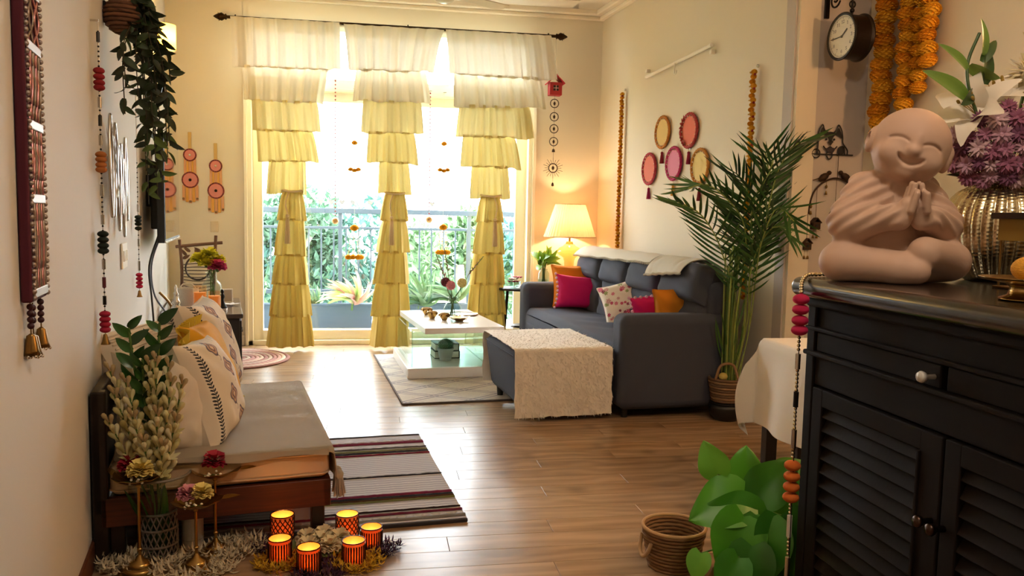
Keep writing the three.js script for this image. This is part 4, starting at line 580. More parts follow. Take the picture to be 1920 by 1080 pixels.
{
  const stand = (label, x, z, h, turn) => {
    const t = thing('pedestal_bowl', label, 'bowl stand', x, 0, z, turn), g = brass;
    part(lathe([[0, 0], [0.068, 0], [0.071, 0.003], [0.07, 0.007], [0.056, 0.011], [0.055, 0.012], [0.054, 0.019], [0.036, 0.026], [0.035, 0.027], [0.033, 0.036], [0.015, 0.045], [0.006, 0.06], [0, 0.06]], 30), g, 'base', t);
    part([cyl(0.0045, 0.0055, h - 0.07, 0, 0.05 + (h - 0.07) / 2, 0, 10), ball(0.009, 0, 0.08, 0, 0.8, 10), ball(0.009, 0, h - 0.03, 0, 0.8, 10)], g, 'stem', t);
    part(slab(34, 10, (u, v) => { const a = u * 2 * PI, r = v * (0.076 + 0.012 * Math.pow(Math.abs(cos(a / 2)), 8)) * (1 + 0.05 * cos(a * 8) * v); return [r * cos(a), h - 0.02 + 0.026 * v * v + 0.004 * cos(a * 8) * v, r * sin(a)]; }, 0.002), g, 'leaf_bowl', t);
    part(T(leaf(0.06, 0.02, { n: 5, bend: -0.4 }), 0.085, h + 0.002, 0, 0.4, 0, -1.2), g, 'leaf_tip', t);
  };
  stand('tallest brass pedestal bowl, leftmost, holding a red and a yellow bloom', -0.8, -2.85, 0.335, 2.8); stand('short brass pedestal bowl in front, holding pink and yellow blooms', -0.612, -2.84, 0.245, 0.3); stand('brass pedestal bowl at the rear right, holding one red bloom', -0.572, -2.97, 0.31, 0.2);
  bloom('carnation', 'dark red bloom in the tallest left brass bowl', -0.83, 0.365, -2.87, bloomM.red, 1.15); bloom('carnation', 'yellow bloom in the tallest left brass bowl', -0.785, 0.362, -2.82, bloomM.yellow, 1.2);
  bloom('carnation', 'pink bloom in the short front brass bowl', -0.632, 0.27, -2.83, bloomM.pink, 1.1); bloom('carnation', 'yellow bloom in the short front brass bowl', -0.588, 0.275, -2.825, bloomM.yellow, 1.05); bloom('carnation', 'dark red bloom alone in the rear right brass bowl', -0.574, 0.34, -2.97, bloomM.red, 1.2);
  for (const [x, y, z, w] of [[-0.8, 0.335, -2.8, 'tallest left'], [-0.612, 0.245, -2.79, 'short front'], [-0.572, 0.31, -2.92, 'rear right']]) { const b = thing('blossom_sprig', 'sprig of tiny white blossoms in the ' + w + ' brass bowl', 'flower', x, y, z); for (let i = 0; i < 9; i++) part(T(ball(0.005, 0, 0, 0, 0.8, 6), rr(-0.03, 0.03), rr(-0.004, 0.012), rr(-0.015, 0.015)), bloomM.white, 'blossom', b); part([bar([-0.03, 0, 0], [0.03, 0.004, 0.004], 0.0015, 4), bar([0, 0, -0.012], [0.005, 0.01, 0.012], 0.0015, 4)], stemGreen, 'twig', b); }
}

// ---------- candle holders, petals and the flower plate on the floor ----------
{
  const amberOut = mat(0xd08a48, 0.35, { transmission: 0.4, thickness: 0 }), inner = mat(0xdc9a54, 0.5, { transmission: 0.25, thickness: 0 }), dark = mat(0x2a120a, 0.4, { metalness: 0.5 });
  const holder = (label, x, z, kind, s = 1) => {
    const t = thing('candle_holder', label, 'candle holder', x, 0, z, rr(0, 6)), r = 0.04 * s, h = 0.088 * s;
    part(lathe([[0, 0], [r * 0.96, 0], [r, 0.004], [r, h], [r * 0.94, h], [r * 0.93, 0.008], [0, 0.008]], 36), kind === 'ribbed' ? amberOut : inner, 'glass_cup', t);
    if (kind === 'ribbed') for (let i = 0; i < 26; i++) { const a = i / 26 * 2 * PI; part(bar([(r + 0.0006) * cos(a), 0.006, (r + 0.0006) * sin(a)], [(r + 0.0006) * cos(a), h - 0.012, (r + 0.0006) * sin(a)], 0.0027, 5), dark, 'rib', t); }
    else { const n = 15; for (let i = 0; i < n; i++) for (const q of [-1, 1]) { const a = i / n * 2 * PI; part(tube(Array.from({ length: 8 }, (_, k) => [(r + 0.0015) * cos(a + q * k * 0.19), 0.006 + k * (h - 0.012) / 7, (r + 0.0015) * sin(a + q * k * 0.19)]), 0.0022, 14, 4), dark, 'lattice_strip', t); } }
    part([T(new THREE.TorusGeometry(r, 0.0022, 6, 36), 0, h, 0, PI / 2), T(new THREE.TorusGeometry(r, 0.0028, 6, 36), 0, 0.004, 0, PI / 2)], dark, 'band', t);
    part(cyl(0.022, 0.022, 0.014, 0, 0.016, 0, 18), mat(0xf0dcb0, 0.6, { transmission: 0.2, thickness: 0 }), 'candle_wax', t);
    part(lathe([[0, 0], [0.0045, 0.005], [0.0055, 0.01], [0.003, 0.019], [0, 0.026]], 10), mat(0xffd890, 0.5, { emissive: 0xffb050, emissiveIntensity: 9 }), 'flame', t).position.y = 0.026;
    const pl = new THREE.PointLight(0xffb466, 0.055, 0, 2); pl.position.set(x, 0.038, z); pl.castShadow = true; pl.shadow.radius = 0.4; scene.add(pl);
  };
  holder('dark lattice candle holder at the rear left below the daybed', -0.349, -3.085, 'lattice', 1.08); holder('amber ribbed candle holder at the left on yellow petals', -0.334, -2.87, 'ribbed'); holder('amber ribbed candle holder nearest the camera between dark petals', -0.226, -2.782, 'ribbed');
  holder('amber ribbed candle holder at the right on yellow petals', -0.073, -2.82, 'ribbed'); holder('amber ribbed candle holder at the far right on purple petals', -0.011, -2.945, 'ribbed', 0.98); holder('dark lattice candle holder at the rear right before the striped rug', -0.104, -3.07, 'lattice', 1.05);
  const pl = thing('leaf_plate', 'green leaf shaped plate of cream blooms between the candles', 'plate', -0.19, 0, -2.965); part(slab(48, 8, (u, v) => { const a = u * 2 * PI, r = 0.115 * v * (1 + 0.05 * cos(a * 9) * v); return [r * cos(a), 0.004 + 0.018 * v * v, r * sin(a)]; }, 0.002), mat(0x6e7a3a, 0.5), 'plate', pl);
  for (const [i, x, z, d] of [[0, -0.06, -0.03, 'rear left'], [1, 0.0, -0.055, 'rear'], [2, 0.06, -0.02, 'right'], [3, -0.05, 0.04, 'front left'], [4, 0.03, 0.05, 'front right'], [5, -0.005, 0.0, 'middle']]) bloom('carnation', 'cream bloom at the ' + d + ' of the leaf plate', -0.19 + x, 0.026, -2.965 + z, bloomM.cream, 1.15);
  const petal = leaf(0.026, 0.007, { n: 3, bend: 0.4 }), petalFat = leaf(0.03, 0.009, { n: 3, bend: 0.5 });
  const scatter = (name, label, m, geo, n, put, hgt) => { const ms = [], cs = [], t = thing(name, label, 'petals', 0, 0, 0); for (let i = 0; i < n; i++) { const [x, z] = put(i), y = rr(0.002, hgt); ms.push(M4(x, y, z, rr(0.9, 2.2), rr(0, 6.3), rr(-0.5, 0.5), rr(0.7, 1.2))); cs.push(new THREE.Color().setScalar(rr(0.7, 1))); } const q = instanced(geo, m, ms, 'petals', t, cs); t.userData.kind = 'stuff'; };
  const disc = (x, z, r, r0 = 0) => () => { const a = rr(0, 6.3), q = Math.sqrt(rr(r0 * r0, 1)) * r; return [x + q * cos(a), z + q * sin(a)]; };
  const white = mat(0xd6c9ac, 0.85, { transmission: 0.1, thickness: 0 }), yel = mat(0xc9a012, 0.8, { transmission: 0.1, thickness: 0 }), pur = mat(0x3a1030, 0.8);
  scatter('yellow_petals', 'ring of yellow petals round the left candle holder', yel, petal, 420, disc(-0.335, -2.85, 0.085, 0.45), 0.022); scatter('yellow_petals', 'ring of yellow petals round the right candle holder', yel, petal, 460, disc(-0.062, -2.815, 0.092, 0.45), 0.022);
  scatter('purple_petals', 'dark purple petals beside the far right candle holder', pur, petal, 300, disc(0.035, -2.915, 0.062), 0.025); scatter('purple_petals', 'dark purple petals around the nearest candle holder', pur, petal, 380, disc(-0.19, -2.76, 0.09, 0.3), 0.02); scatter('purple_petals', 'dark purple petals beside the rear left candle holder', pur, petal, 240, disc(-0.4, -3.0, 0.055), 0.022);
  scatter('white_petals', 'white tuberose petals around the front brass pedestal', white, petalFat, 620, disc(-0.62, -2.84, 0.14, 0.4), 0.03); scatter('white_petals', 'white tuberose petals at the foot of the left wall', white, petalFat, 360, disc(-0.87, -2.9, 0.085), 0.035); scatter('white_petals', 'white tuberose petals behind the rear brass pedestal', white, petalFat, 480, disc(-0.5, -3.0, 0.1), 0.03);
}

// ---------- cabinet by the window and the things on it ----------
{ // local frame: x = 0 near right corner, - towards the wall; z = 0 near end
  const cx = -0.985, cz = -6.25, H = 0.48, t = thing('media_cabinet', 'dark low cabinet with a pale top edge under the television', 'cabinet', cx, 0, cz, TL), bw = mat(0x17171c, 0.4);
  part(bx(0.55, 0.42, 1.1, -0.3, 0.23, -0.6, 0.006), bw, 'carcass', t); part(bx(0.58, 0.035, 1.2, -0.29, H - 0.0175, -0.6, 0.008), mat(0x4a3f3c, 0.25, { clearcoat: 0.6 }), 'top', t); part(bx(0.52, 0.04, 1.06, -0.3, 0.02, -0.6), black, 'plinth', t);
  for (const k of [0, 1]) { const d = part(bx(0.018, 0.36, 0.52, -0.018, 0.24, -0.32 - k * 0.54, 0.004), bw, 'door', t); part(T(cyl(0.008, 0.012, 0.02, 0, 0, 0, 12), 0.0, 0.28, -0.52 - k * 0.14, 0, 0, PI / 2), silver, 'knob', d); }
  const g = mat(0xfff4e6, 0.03, { transmission: 1, thickness: 0 }), wax = mat(0xeab04c, 0.5, { transmission: 0.45, thickness: 0, emissive: 0xffa030, emissiveIntensity: 0.12 });
  const jar = (label, x, z, h, hw) => { const j = thing('glass_candle', label, 'candle', x, H, z); part(lathe([[0, 0.003], [0.048, 0.002], [0.05, 0.01], [0.05, h], [0.047, h], [0.047, 0.01]], 30), g, 'glass', j); part(cyl(0.045, 0.045, hw, 0, 0.008 + hw / 2, 0, 28), wax, 'candle_wax', j); part(bar([0, hw, 0], [0, hw + 0.022, 0], 0.0015, 4), black, 'wick', j); };
  jar('tall amber candle in a straight glass on the cabinet', -1.325, -6.4, 0.2, 0.14); jar('shorter amber candle in a straight glass on the cabinet', -1.225, -6.44, 0.155, 0.11);
  const p = thing('white_pot', 'white speckled ceramic pot beside the amber candles', 'pot', -1.44, H, -6.52); part(lathe([[0, 0], [0.06, 0], [0.075, 0.02], [0.085, 0.12], [0.08, 0.165], [0.085, 0.172], [0.076, 0.172], [0.07, 0.02], [0, 0.015]], 28), mat(0xd9cebd, 0.6, { bumpMap: clone(fineTex, 4, 4), bumpScale: 0.004 }), 'body', p); part(tube([[0.06, 0.165, 0], [0.03, 0.2, 0], [-0.03, 0.2, 0], [-0.06, 0.165, 0]], 0.006, 16, 6), mat(0xd9cebd, 0.6), 'handle', p);
  const v = thing('glass_jar', 'clear glass bottle with yellow and pink flowers on the cabinet', 'vase', -1.3, H, -6.72); part(lathe([[0, 0.003], [0.075, 0.002], [0.078, 0.02], [0.078, 0.17], [0.06, 0.2], [0.042, 0.215], [0.04, 0.27], [0.046, 0.28]], 30), mat(0xeaf2ee, 0.03, { transmission: 1, thickness: 0 }), 'glass_body', v);
  for (let i = 0; i < 8; i++) part(tube([[0.03 * cos(i), 0.01, 0.03 * sin(i)], [0.012 * cos(i * 2), 0.2, 0.012 * sin(i * 2)], [0.03 * cos(i * 1.3), 0.31, 0.03 * sin(i * 1.3)]], 0.003, 10, 5), stemGreen, 'stem', v);
  const ym = mat(0xd8cf2c, 0.8), pk = mat(0xc23a68, 0.8);
  for (const [i, x, y, z, m, s, l] of [[0, -0.09, 0.37, 0.02, ym, 1.9, 'yellow bloom at the left of the cabinet bottle'], [1, -0.02, 0.41, 0, ym, 2, 'topmost yellow bloom in the cabinet bottle'], [2, 0.045, 0.365, -0.03, ym, 1.7, 'yellow bloom at the right rear of the cabinet bottle'], [3, -0.03, 0.345, 0.05, ym, 1.7, 'lowest yellow bloom in the cabinet bottle'], [4, 0.055, 0.315, 0.05, pk, 2, 'pink bloom at the right of the cabinet bottle']]) bloom('carnation', l, -1.3 + x, H + y, -6.72 + z, m, s);
  const s = thing('figurine', 'small dark standing figurine on a pale block on the cabinet', 'figurine', -1.175, H, -6.47); part(bx(0.07, 0.018, 0.06, 0, 0.009, 0), mat(0xd8d0c6, 0.6), 'block', s); part(lathe([[0, 0.018], [0.036, 0.018], [0.034, 0.03], [0.018, 0.06], [0.012, 0.085], [0.02, 0.105], [0.018, 0.122], [0.008, 0.13], [0.013, 0.14], [0.014, 0.15], [0.009, 0.162], [0, 0.166]], 20), iron, 'figure', s);
  const f = thing('photo_frame', 'small white picture frame at the rear of the cabinet', 'frame', -1.235, H, -7.0, 0.3); part([bx(0.1, 0.012, 0.012, 0, 0.006, 0), bx(0.1, 0.012, 0.012, 0, 0.114, 0), bx(0.012, 0.12, 0.012, -0.044, 0.06, 0), bx(0.012, 0.12, 0.012, 0.044, 0.06, 0)], mat(0xe5ded2, 0.5), 'frame', f); part(plain(0.08, 0.1, 0.004, 0, 0.06, 0), mat(0xb6a898, 0.7), 'print', f);
  const q = thing('pale_ornament', 'low pale coral-shaped ornament at the cabinet rear edge', 'ornament', -1.17, H, -6.85); for (let i = 0; i < 6; i++) part(T(leaf(0.07, 0.035, { bend: -0.4, n: 5 }), 0, 0.004, 0, 1.1, 0, 0), mat(0xd6cabc, 0.6), 'frond', q).rotation.y = i * 1.05;
  // driftwood art behind
  const d = thing('driftwood_art', 'brown twig and wire sculpture behind the cabinet flowers', 'sculpture', -1.5, H, -7.2), tw = mat(0x6a4a34, 0.8), wire = mat(0x3a2a22, 0.6);
  for (const a of [[[-0.14, 0, 0], [-0.13, 0.3, 0.02], [-0.15, 0.52, 0]], [[0.12, 0, 0], [0.13, 0.25, 0], [0.15, 0.56, 0.02]], [[-0.18, 0.46, 0], [0, 0.48, 0.02], [0.2, 0.5, 0]], [[-0.1, 0.0, 0], [0.0, 0.02, 0.03], [0.12, 0.0, 0]]]) part(tube(a, 0.014, 12, 6), tw, 'branch', d);
  for (let i = 0; i < 9; i++) part(tube([[-0.12, 0.1 + i * 0.026, 0], [0, 0.08 + i * 0.03, 0.04], [0.13, 0.1 + i * 0.026, 0]], 0.004, 12, 5), wire, 'wire', d); part(T(new THREE.TorusGeometry(0.1, 0.008, 6, 30), 0, 0.28, 0.02), wire, 'hoop', d);
  for (let i = 0; i < 8; i++) { const m = part(leaf(0.07, 0.03, { n: 4 }), tw, 'dry_leaf', d); place(m, V(-0.12 + 0.03 * i, 0.36 + 0.03 * (i % 3), 0.02), V(cos(i * 2), 0.5, 0.3)); }
  // stool with the glass decanter
  const st = thing('stool', 'small dark stool hidden behind the daybed cushions under the decanter', 'stool', -1.28, 0, -5.55); part(cyl(0.135, 0.135, 0.03, 0, 0.365, 0, 28), darkWood, 'seat', st); for (let i = 0; i < 3; i++) { const a = i * 2.1; part(bar([0.12 * cos(a), 0, 0.12 * sin(a)], [0.09 * cos(a), 0.355, 0.09 * sin(a)], 0.014, 8), darkWood, 'leg', st); }
  const dc = thing('decanter', 'smoky glass decanter with brass spout and fairy lights inside', 'decanter', -1.3, 0.381, -5.55), sg = mat(0xa88c5c, 0.12, { transmission: 0.45, thickness: 0 });
  part(lathe([[0, 0.003], [0.075, 0.002], [0.085, 0.03], [0.085, 0.12], [0.08, 0.135], [0.088, 0.14], [0.075, 0.165], [0.04, 0.2], [0.026, 0.215]], 32), sg, 'glass_body', dc); part(lathe([[0.0, 0.21], [0.03, 0.21], [0.03, 0.235], [0.02, 0.25], [0.032, 0.262], [0.018, 0.28], [0.012, 0.31], [0.018, 0.32], [0.008, 0.335], [0.01, 0.36], [0.004, 0.375], [0, 0.38]], 18), silver, 'stopper', dc);
  part(tube([[-0.02, 0.22, 0], [-0.05, 0.27, 0], [-0.1, 0.33, 0.01]], 0.009, 14, 7), brassDark, 'spout', dc);
  for (let i = 0; i < 26; i++) part(ball(0.006, 0.05 * cos(i * 2.4) * Math.sqrt(i / 26), 0.03 + rr(0, 0.1), 0.05 * sin(i * 2.4) * Math.sqrt(i / 26), 1, 6), mat(0xf4f080, 0.5, { emissive: 0xe6dc40, emissiveIntensity: 2.5 }), 'fairy_light', dc);
}

// ---------- on the left wall ----------
{
  const tv = thing('television', 'black flat television on the left wall reflecting the room', 'television', -1.25, 1.05, -5.1, 0.154);
  part(bx(0.045, 0.64, 1.12, -0.022, 0.32, -0.56, 0.006), black, 'screen_body', tv); part(bx(0.05, 0.4, 0.8, -0.07, 0.28, -0.56, 0.01), black, 'rear_housing', tv); part(plain(0.003, 0.605, 1.085, 0.001, 0.325, -0.56), mat(0x08080a, 0.06, { clearcoat: 1, clearcoatRoughness: 0.03, ior: 1.8 }), 'screen', tv);
  part([bx(0.008, 0.012, 1.12, 0.002, 0.006, -0.56, 0.002)], silver, 'trim_strip', tv); part(bx(0.09, 0.2, 0.3, -0.135, 0.32, -0.5, 0.005), black, 'wall_mount', tv);
  const xw = xLeft(-5.35);
  for (const [i, dz, l] of [[0, 0, 'near black cable hanging down the wall under the television'], [1, -0.18, 'far curving grey cable hanging under the television']]) solo(tube([[xw + 0.09 - i * 0.03, 1.1, -5.3 + dz], [xw + 0.03 - 0.033 * i, 0.9, -5.3 + dz], [xw + 0.035 - 0.03 * i, 0.7, -5.32 + dz], [xw + 0.05 + 0.03 * i, 0.5, -5.3 + dz - 0.1 * i], [xw + 0.03 - i * 0.03, 0.33, -5.32 + dz]], 0.006, 30, 6), i ? mat(0x5c6270, 0.5) : black, 'cable', l, 'cable');
  // switch plate
  const sp = thing('switch_plate', 'white switch plate on the left wall below the silver decor', 'switch', xLeft(-4.05) + 0.004, 1.03, -4.05, TL); part(bx(0.01, 0.12, 0.2, 0.003, 0, 0, 0.004), upvc, 'plate', sp); for (const z of [-0.06, 0, 0.06]) part(bx(0.006, 0.05, 0.035, 0.01, 0, z, 0.002), upvc, 'rocker', sp);
  // sconce
  const sx = xLeft(-6.15), sc = thing('wall_sconce', 'yellow glowing half-round wall sconce above the trailing plant', 'lamp', sx, 2.475, -6.15, TL);
  part(bx(0.02, 0.12, 0.07, 0.011, 0, 0, 0.004), silver, 'back_plate', sc); part(grid(36, 4, (u, v) => { const a = (u - 0.5) * PI; return [0.035 + 0.125 * cos(a), (v - 0.5) * 0.17, 0.085 * sin(a)]; }), mat(0xf2d77a, 0.8, { transmission: 0.5, thickness: 0, emissive: 0xffc840, emissiveIntensity: 0.9 }), 'lamp_shade', sc);
  part(ball(0.025, 0.08, 0, 0, 1.2), mat(0xfff0c0, 0.5, { emissive: 0xffc850, emissiveIntensity: 5 }), 'lamp_bulb', sc); part([bar([0.02, -0.06, 0], [0.08, -0.06, 0], 0.006), cyl(0.014, 0.014, 0.05, 0.08, -0.045, 0, 12)], silver, 'arm', sc);
  const pl = new THREE.PointLight(0xffd27c, 0.9, 0, 2); pl.position.set(sx + 0.08 * cos(TL), 2.475, -6.15 - 0.08 * sin(TL)); pl.castShadow = true; pl.shadow.radius = 1.2; scene.add(pl);
  // embroidered hanging: padded maroon panel with silver bands, lattice and beads
  const e = thing('wall_hanging', 'maroon embroidered panel with silver beadwork at the near left wall', 'wall hanging', xLeft(-2.07), 1.03, -2.07, TL), mar = mat(0x4a0a20, 0.85), sil = metal(0xa99d98, 0.5), pinkS = metal(0xd8a0a8, 0.4);
  part(bx(0.024, 0.98, 0.175, 0.013, 0.49, 0, 0.006), mar, 'panel', e); const fx = 0.026;
  for (const y of [0.02, 0.24, 0.41, 0.59, 0.72, 0.86]) part(bx(0.006, 0.022, 0.15, fx + 0.001, y, 0, 0.003), sil, 'silver_band', e);
  for (let k = 0; k < 62; k++) for (const z of [-0.078, 0.074]) part(ball(0.0065, 0, 0, 0, 1, 6), sil, 'bead', e).position.set(fx + 0.001, 0.01 + k * 0.0156, z + 0.003 * sin(k * 0.7));
  [[0.03, 0.23], [0.25, 0.4], [0.42, 0.58], [0.6, 0.71], [0.73, 0.85]].forEach(([a, b], i) => { const n = i < 2 ? 5 : i === 2 ? 4 : 2; for (let k = 0; k < n; k++) for (const s of [-1, 1]) { const z0 = -0.062 + 0.124 * (k + 0.5) / n; part(tube([[fx, a, z0 - s * 0.062 / n], [fx + 0.003, (a + b) / 2, z0 + s * 0.05 / n], [fx, b, z0 - s * 0.055 / n]], 0.0032, 10, 4), (k + i) % 2 ? pinkS : sil, 'stitch', e); } });
  for (const [z, y0, n] of [[0.055, 0, 4], [0.03, -0.005, 3], [-0.06, 0.0, 4]]) { const ts = part(bar([fx - 0.012, 0, z], [fx - 0.012, -0.12, z], 0.0015, 4), brassDark, 'tassel', e); ts.position.y = y0; for (let k = 0; k < n; k++) part(ball(0.008, fx - 0.012, -0.012 - 0.015 * k, z, 1, 8), mat(0x3c0c18, 0.5), 'bead', ts); part(lathe([[0.003, 0.05], [0.01, 0.045], [0.016, 0.01], [0.019, 0], [0, 0.004]], 14), brassDark, 'bell', ts).position.set(fx - 0.012, -0.125, z); for (let k = 0; k < 7; k++) part(ball(0.004, fx - 0.012 + 0.017 * cos(k * 0.9), -0.128, z + 0.017 * sin(k * 0.9), 1, 6), silver, 'bell_bead', ts); }
  // bead strings
  const beadString = (label, x, z, top, bot, pxm, y0, discs, tubes, r, h0) => {
    const t = thing('bead_string', label, 'bead string', x, 0, z); part(bar([0, bot + 0.02, 0], [0, top, 0], 0.0018, 5), silver, 'cord', t); const Y = (y) => h0 - (y - y0) * pxm;
    for (const [c, ys] of discs) { const m = mat(c, 0.8); for (const y of ys) part(ball(r, 0, Y(y), 0, 0.62, 14), m, 'disc_bead', t); }
    for (const [c, a, b] of tubes) part(cyl(r * 0.34, r * 0.34, (b - a) * pxm, 0, Y((a + b) / 2), 0, 8), c === 's' ? metal(0xb8b4ae, 0.15) : mat(c, 0.3), 'tube_bead', t);
    for (let y = Math.ceil(y0 / 9) * 9; Y(y) > bot + 0.05; y += 9) part(ball(r * 0.2, 0, Y(y), 0, 1, 6), iron, 'seed_bead', t);
    part(lathe([[0.002, r * 2], [r * 0.35, r * 1.9], [r * 0.6, r * 0.6], [r * 0.85, 0], [r * 0.7, 0], [0, r * 1.4]], 16), brassDark, 'bell', t).position.y = bot;
    part(T(cyl(0.004, 0.004, 0.03), 0, 0, 0, 0, 0, PI / 2), silver, 'nail', t).position.set(-0.012, top, 0);
  };
  beadString('long bead string with red, orange, green and crimson discs on the left wall', -1.0, -3.19, 1.93, 0.742, 0.001958, 55, [[0x8c1420, [134, 145, 156, 165]], [0xa8642c, [289, 298, 308, 317]], [0x0f1f18, [438, 449, 460, 470]], [0x9c1038, [591, 601, 611, 621]]], [[0x2a2a2a, 64, 82], ['s', 183, 202], [0x1c1c1c, 216, 236], ['s', 253, 272], ['s', 345, 366], ['s', 402, 420], ['s', 486, 505], [0x5a1c28, 520, 540], [0x101010, 556, 573]], 0.02, 1.906);
  beadString('second bead string with green and crimson discs below the trailing vine', -1.247, -4.54, 1.85, 0.782, 0.002823, 300, [[0x0f1f18, [407, 413.5, 420, 428]], [0xb01040, [516, 523.5, 531, 538]]], [['s', 383, 397], ['s', 448, 462], ['s', 490, 508]], 0.018, 1.511);
  // silver leaf decor
  const sd = thing('metal_wall_decor', 'silver wall ornament of long open leaf loops on the left wall', 'wall decor', xLeft(-3.7) + 0.004, 1.4, -3.7, TL);
  for (const [z, y, w, h] of [[0.3, 0.02, 0.07, 0.4], [0.22, -0.02, 0.06, 0.32], [0.14, 0.05, 0.07, 0.3], [0.05, -0.06, 0.08, 0.36], [-0.05, -0.02, 0.06, 0.3], [-0.13, -0.1, 0.07, 0.34], [-0.22, 0.04, 0.06, 0.26], [-0.27, -0.06, 0.07, 0.28]]) { const P = []; for (let i = 0; i < 28; i++) { const a = i / 28 * 2 * PI; P.push(V(0.03, y + h / 2 * cos(a), z + w * 0.62 * sin(a) * (0.55 + 0.45 * Math.abs(sin(a))))); } const l = part(tube(P, 0.006, 70, 6, true), silver, 'leaf_loop', sd); part(T(leaf(h * 0.8, w * 0.6, { n: 8, bend: 0.05, fold: 0.4 }), 0.03, y - h * 0.4, z, 0, PI / 2, 0), metal(0xb4b0a8, 0.35), 'inner_leaf', l); }
  part(bx(0.02, 0.02, 0.5, 0.014, 0.05, 0, 0.004), silver, 'back_bar', sd);
}
// ---------- trailing plant in a woven ball basket ----------
{
  const bxp = -1.025, by = 2.035, bz = -3.58, b = thing('hanging_plant', 'dark trailing plant spilling from a round woven wall basket', 'plant', bxp, by, bz), wv = [mat(0x5c3a24, 0.9), mat(0x6e4830, 0.9)];
  for (let i = 0; i < 11; i++) { const a = -1.35 + i * 0.25, r = 0.068 * cos(a), pts = []; for (let k = 0; k < 22; k++) { const q = k / 22 * 2 * PI, e = 0.003 * ((k + i) % 2); pts.push(V((r + e) * cos(q), 0.068 * sin(a), (r + e) * sin(q))); } part(tube(pts, 0.0088, 44, 6, true), wv[i % 2], 'woven_ring', b); }
  part(bx(0.012, 0.05, 0.05, -0.066, 0.03, 0, 0.004), iron, 'wall_hook', b); part(ball(0.062, 0, 0, 0, 1, 16), mat(0x2a1c12, 1), 'lining', b);
  const vm = [mat(0x23331c, 0.55), mat(0x2c4020, 0.55), mat(0x1c2a17, 0.55), mat(0x5c7434, 0.5)], vl = leaf(1, 0.44, { n: 5, bend: 0.35 });
  const ends = [[0.06, -0.62, -0.1, 20], [0.1, -0.5, 0.0, 20], [0.14, -0.46, 0.04, 20], [0.17, -0.56, -0.08, 22], [0.19, -0.4, 0.0, 20], [0.21, -0.52, 0.02, 22], [0.13, -0.69, -0.12, 24], [0.1, -0.72, -0.14, 22], [0.05, -0.76, -0.16, 16], [0.02, -0.4, 0.06, 14], [0.04, -0.3, 0.1, 14], [0.16, -0.3, 0.05, 16], [0.2, -0.24, -0.04, 14], [0.08, -0.36, 0.05, 16], [0.12, -0.58, -0.05, 20]];
  for (const [x, y, z, n] of ends) {
    const cv = new THREE.CatmullRomCurve3([V(0.02, 0.04, 0), V(0.04 + x * 0.2, 0.085, z * 0.2), V(0.03 + x * 0.4, -0.03, z * 0.5), V(x * 0.75, y * 0.4, z), V(x * 0.85, y, z)], false, 'centripetal'), s = part(new THREE.TubeGeometry(cv, 24, 0.0022, 4), mat(0x3a3320, 0.8), 'vine', b);
    for (let k = 0; k < n; k++) { const f = 0.12 + 0.88 * (k + rr(-0.3, 0.3)) / n, p = cv.getPointAt(clamp(f)), a = k * 2.4 + x * 30; place(part(vl, vm[f > 0.86 && y < -0.55 ? 3 : k % 3], 'leaf', s), p, V(cos(a), rr(-1.3, 0.1), sin(a) * 0.6), rr(-0.8, 0.8), rr(0.05, 0.072)); }
  }
}
// ---------- dream catchers and vent on the back wall ----------
{
  const dream = (label, x, y) => {
    const t = thing('dream_catcher', label, 'wall hanging', x, y, ZB + 0.012), pk = mat(0xd98a80, 0.9), or = mat(0xd9a04c, 0.9), rimM = mat(0x8c3a38, 0.8); part(bx(0.03, 0.15, 0.004, 0, 0.13, 0, 0.002), mat(0xc9a868, 0.9), 'ribbon', t);
    for (const [cy, r] of [[0.0, 0.052], [-0.225, 0.068]]) { const h = part(T(new THREE.TorusGeometry(r, 0.007, 6, 28), 0, cy, 0), rimM, 'hoop', t); part(T(cyl(r, r, 0.004, 0, 0, 0, 28), 0, cy, 0, PI / 2), pk, 'web', h); for (let k = 0; k < 5; k++) { const w = r * 0.42, x0 = (k - 2) * w; part(bx(w * 0.9, 0.14 - 0.02 * Math.abs(k - 2) * 0, 0.005, x0, cy - r - 0.05 - 0.012 * (2 - Math.abs(k - 2)), -0.002, 0.002), k % 2 ? or : mat(0xdba276, 0.9), 'fringe', t); } part(ball(r * 0.2, 0, cy, 0.006, 1, 8), cy ? iron : bloomM.white, 'button', h); for (let k = 0; k < 16; k++) { const a = k * PI / 8; part(ball(0.005, r * cos(a), cy + r * sin(a), 0.007, 1, 6), mat(0x5c2228, 0.7), 'bead', h); } }
    for (const [dx, dy] of [[-0.06, -0.395], [0, -0.42], [0.06, -0.395]]) part(ball(0.011, dx, dy, 0, 1, 8), mat(0x8a6a48, 0.8), 'bobble', t);
  };
  dream('pink and orange double-hoop wall hanging nearest the left corner', -1.672, 1.752); dream('pink and orange double-hoop wall hanging nearer the glass door', -1.449, 1.66);
  const s = thing('wall_plate', 'blank cream wall plate below the double-hoop hangings', 'switch', -1.467, 1.105, ZB + 0.005); part(bx(0.07, 0.1, 0.01, 0, 0, 0, 0.004), mat(0xd6c4a4, 0.5), 'plate', s); part(bx(0.05, 0.07, 0.004, 0, 0, 0.006, 0.002), mat(0xd6c4a4, 0.5), 'cover', s);
}
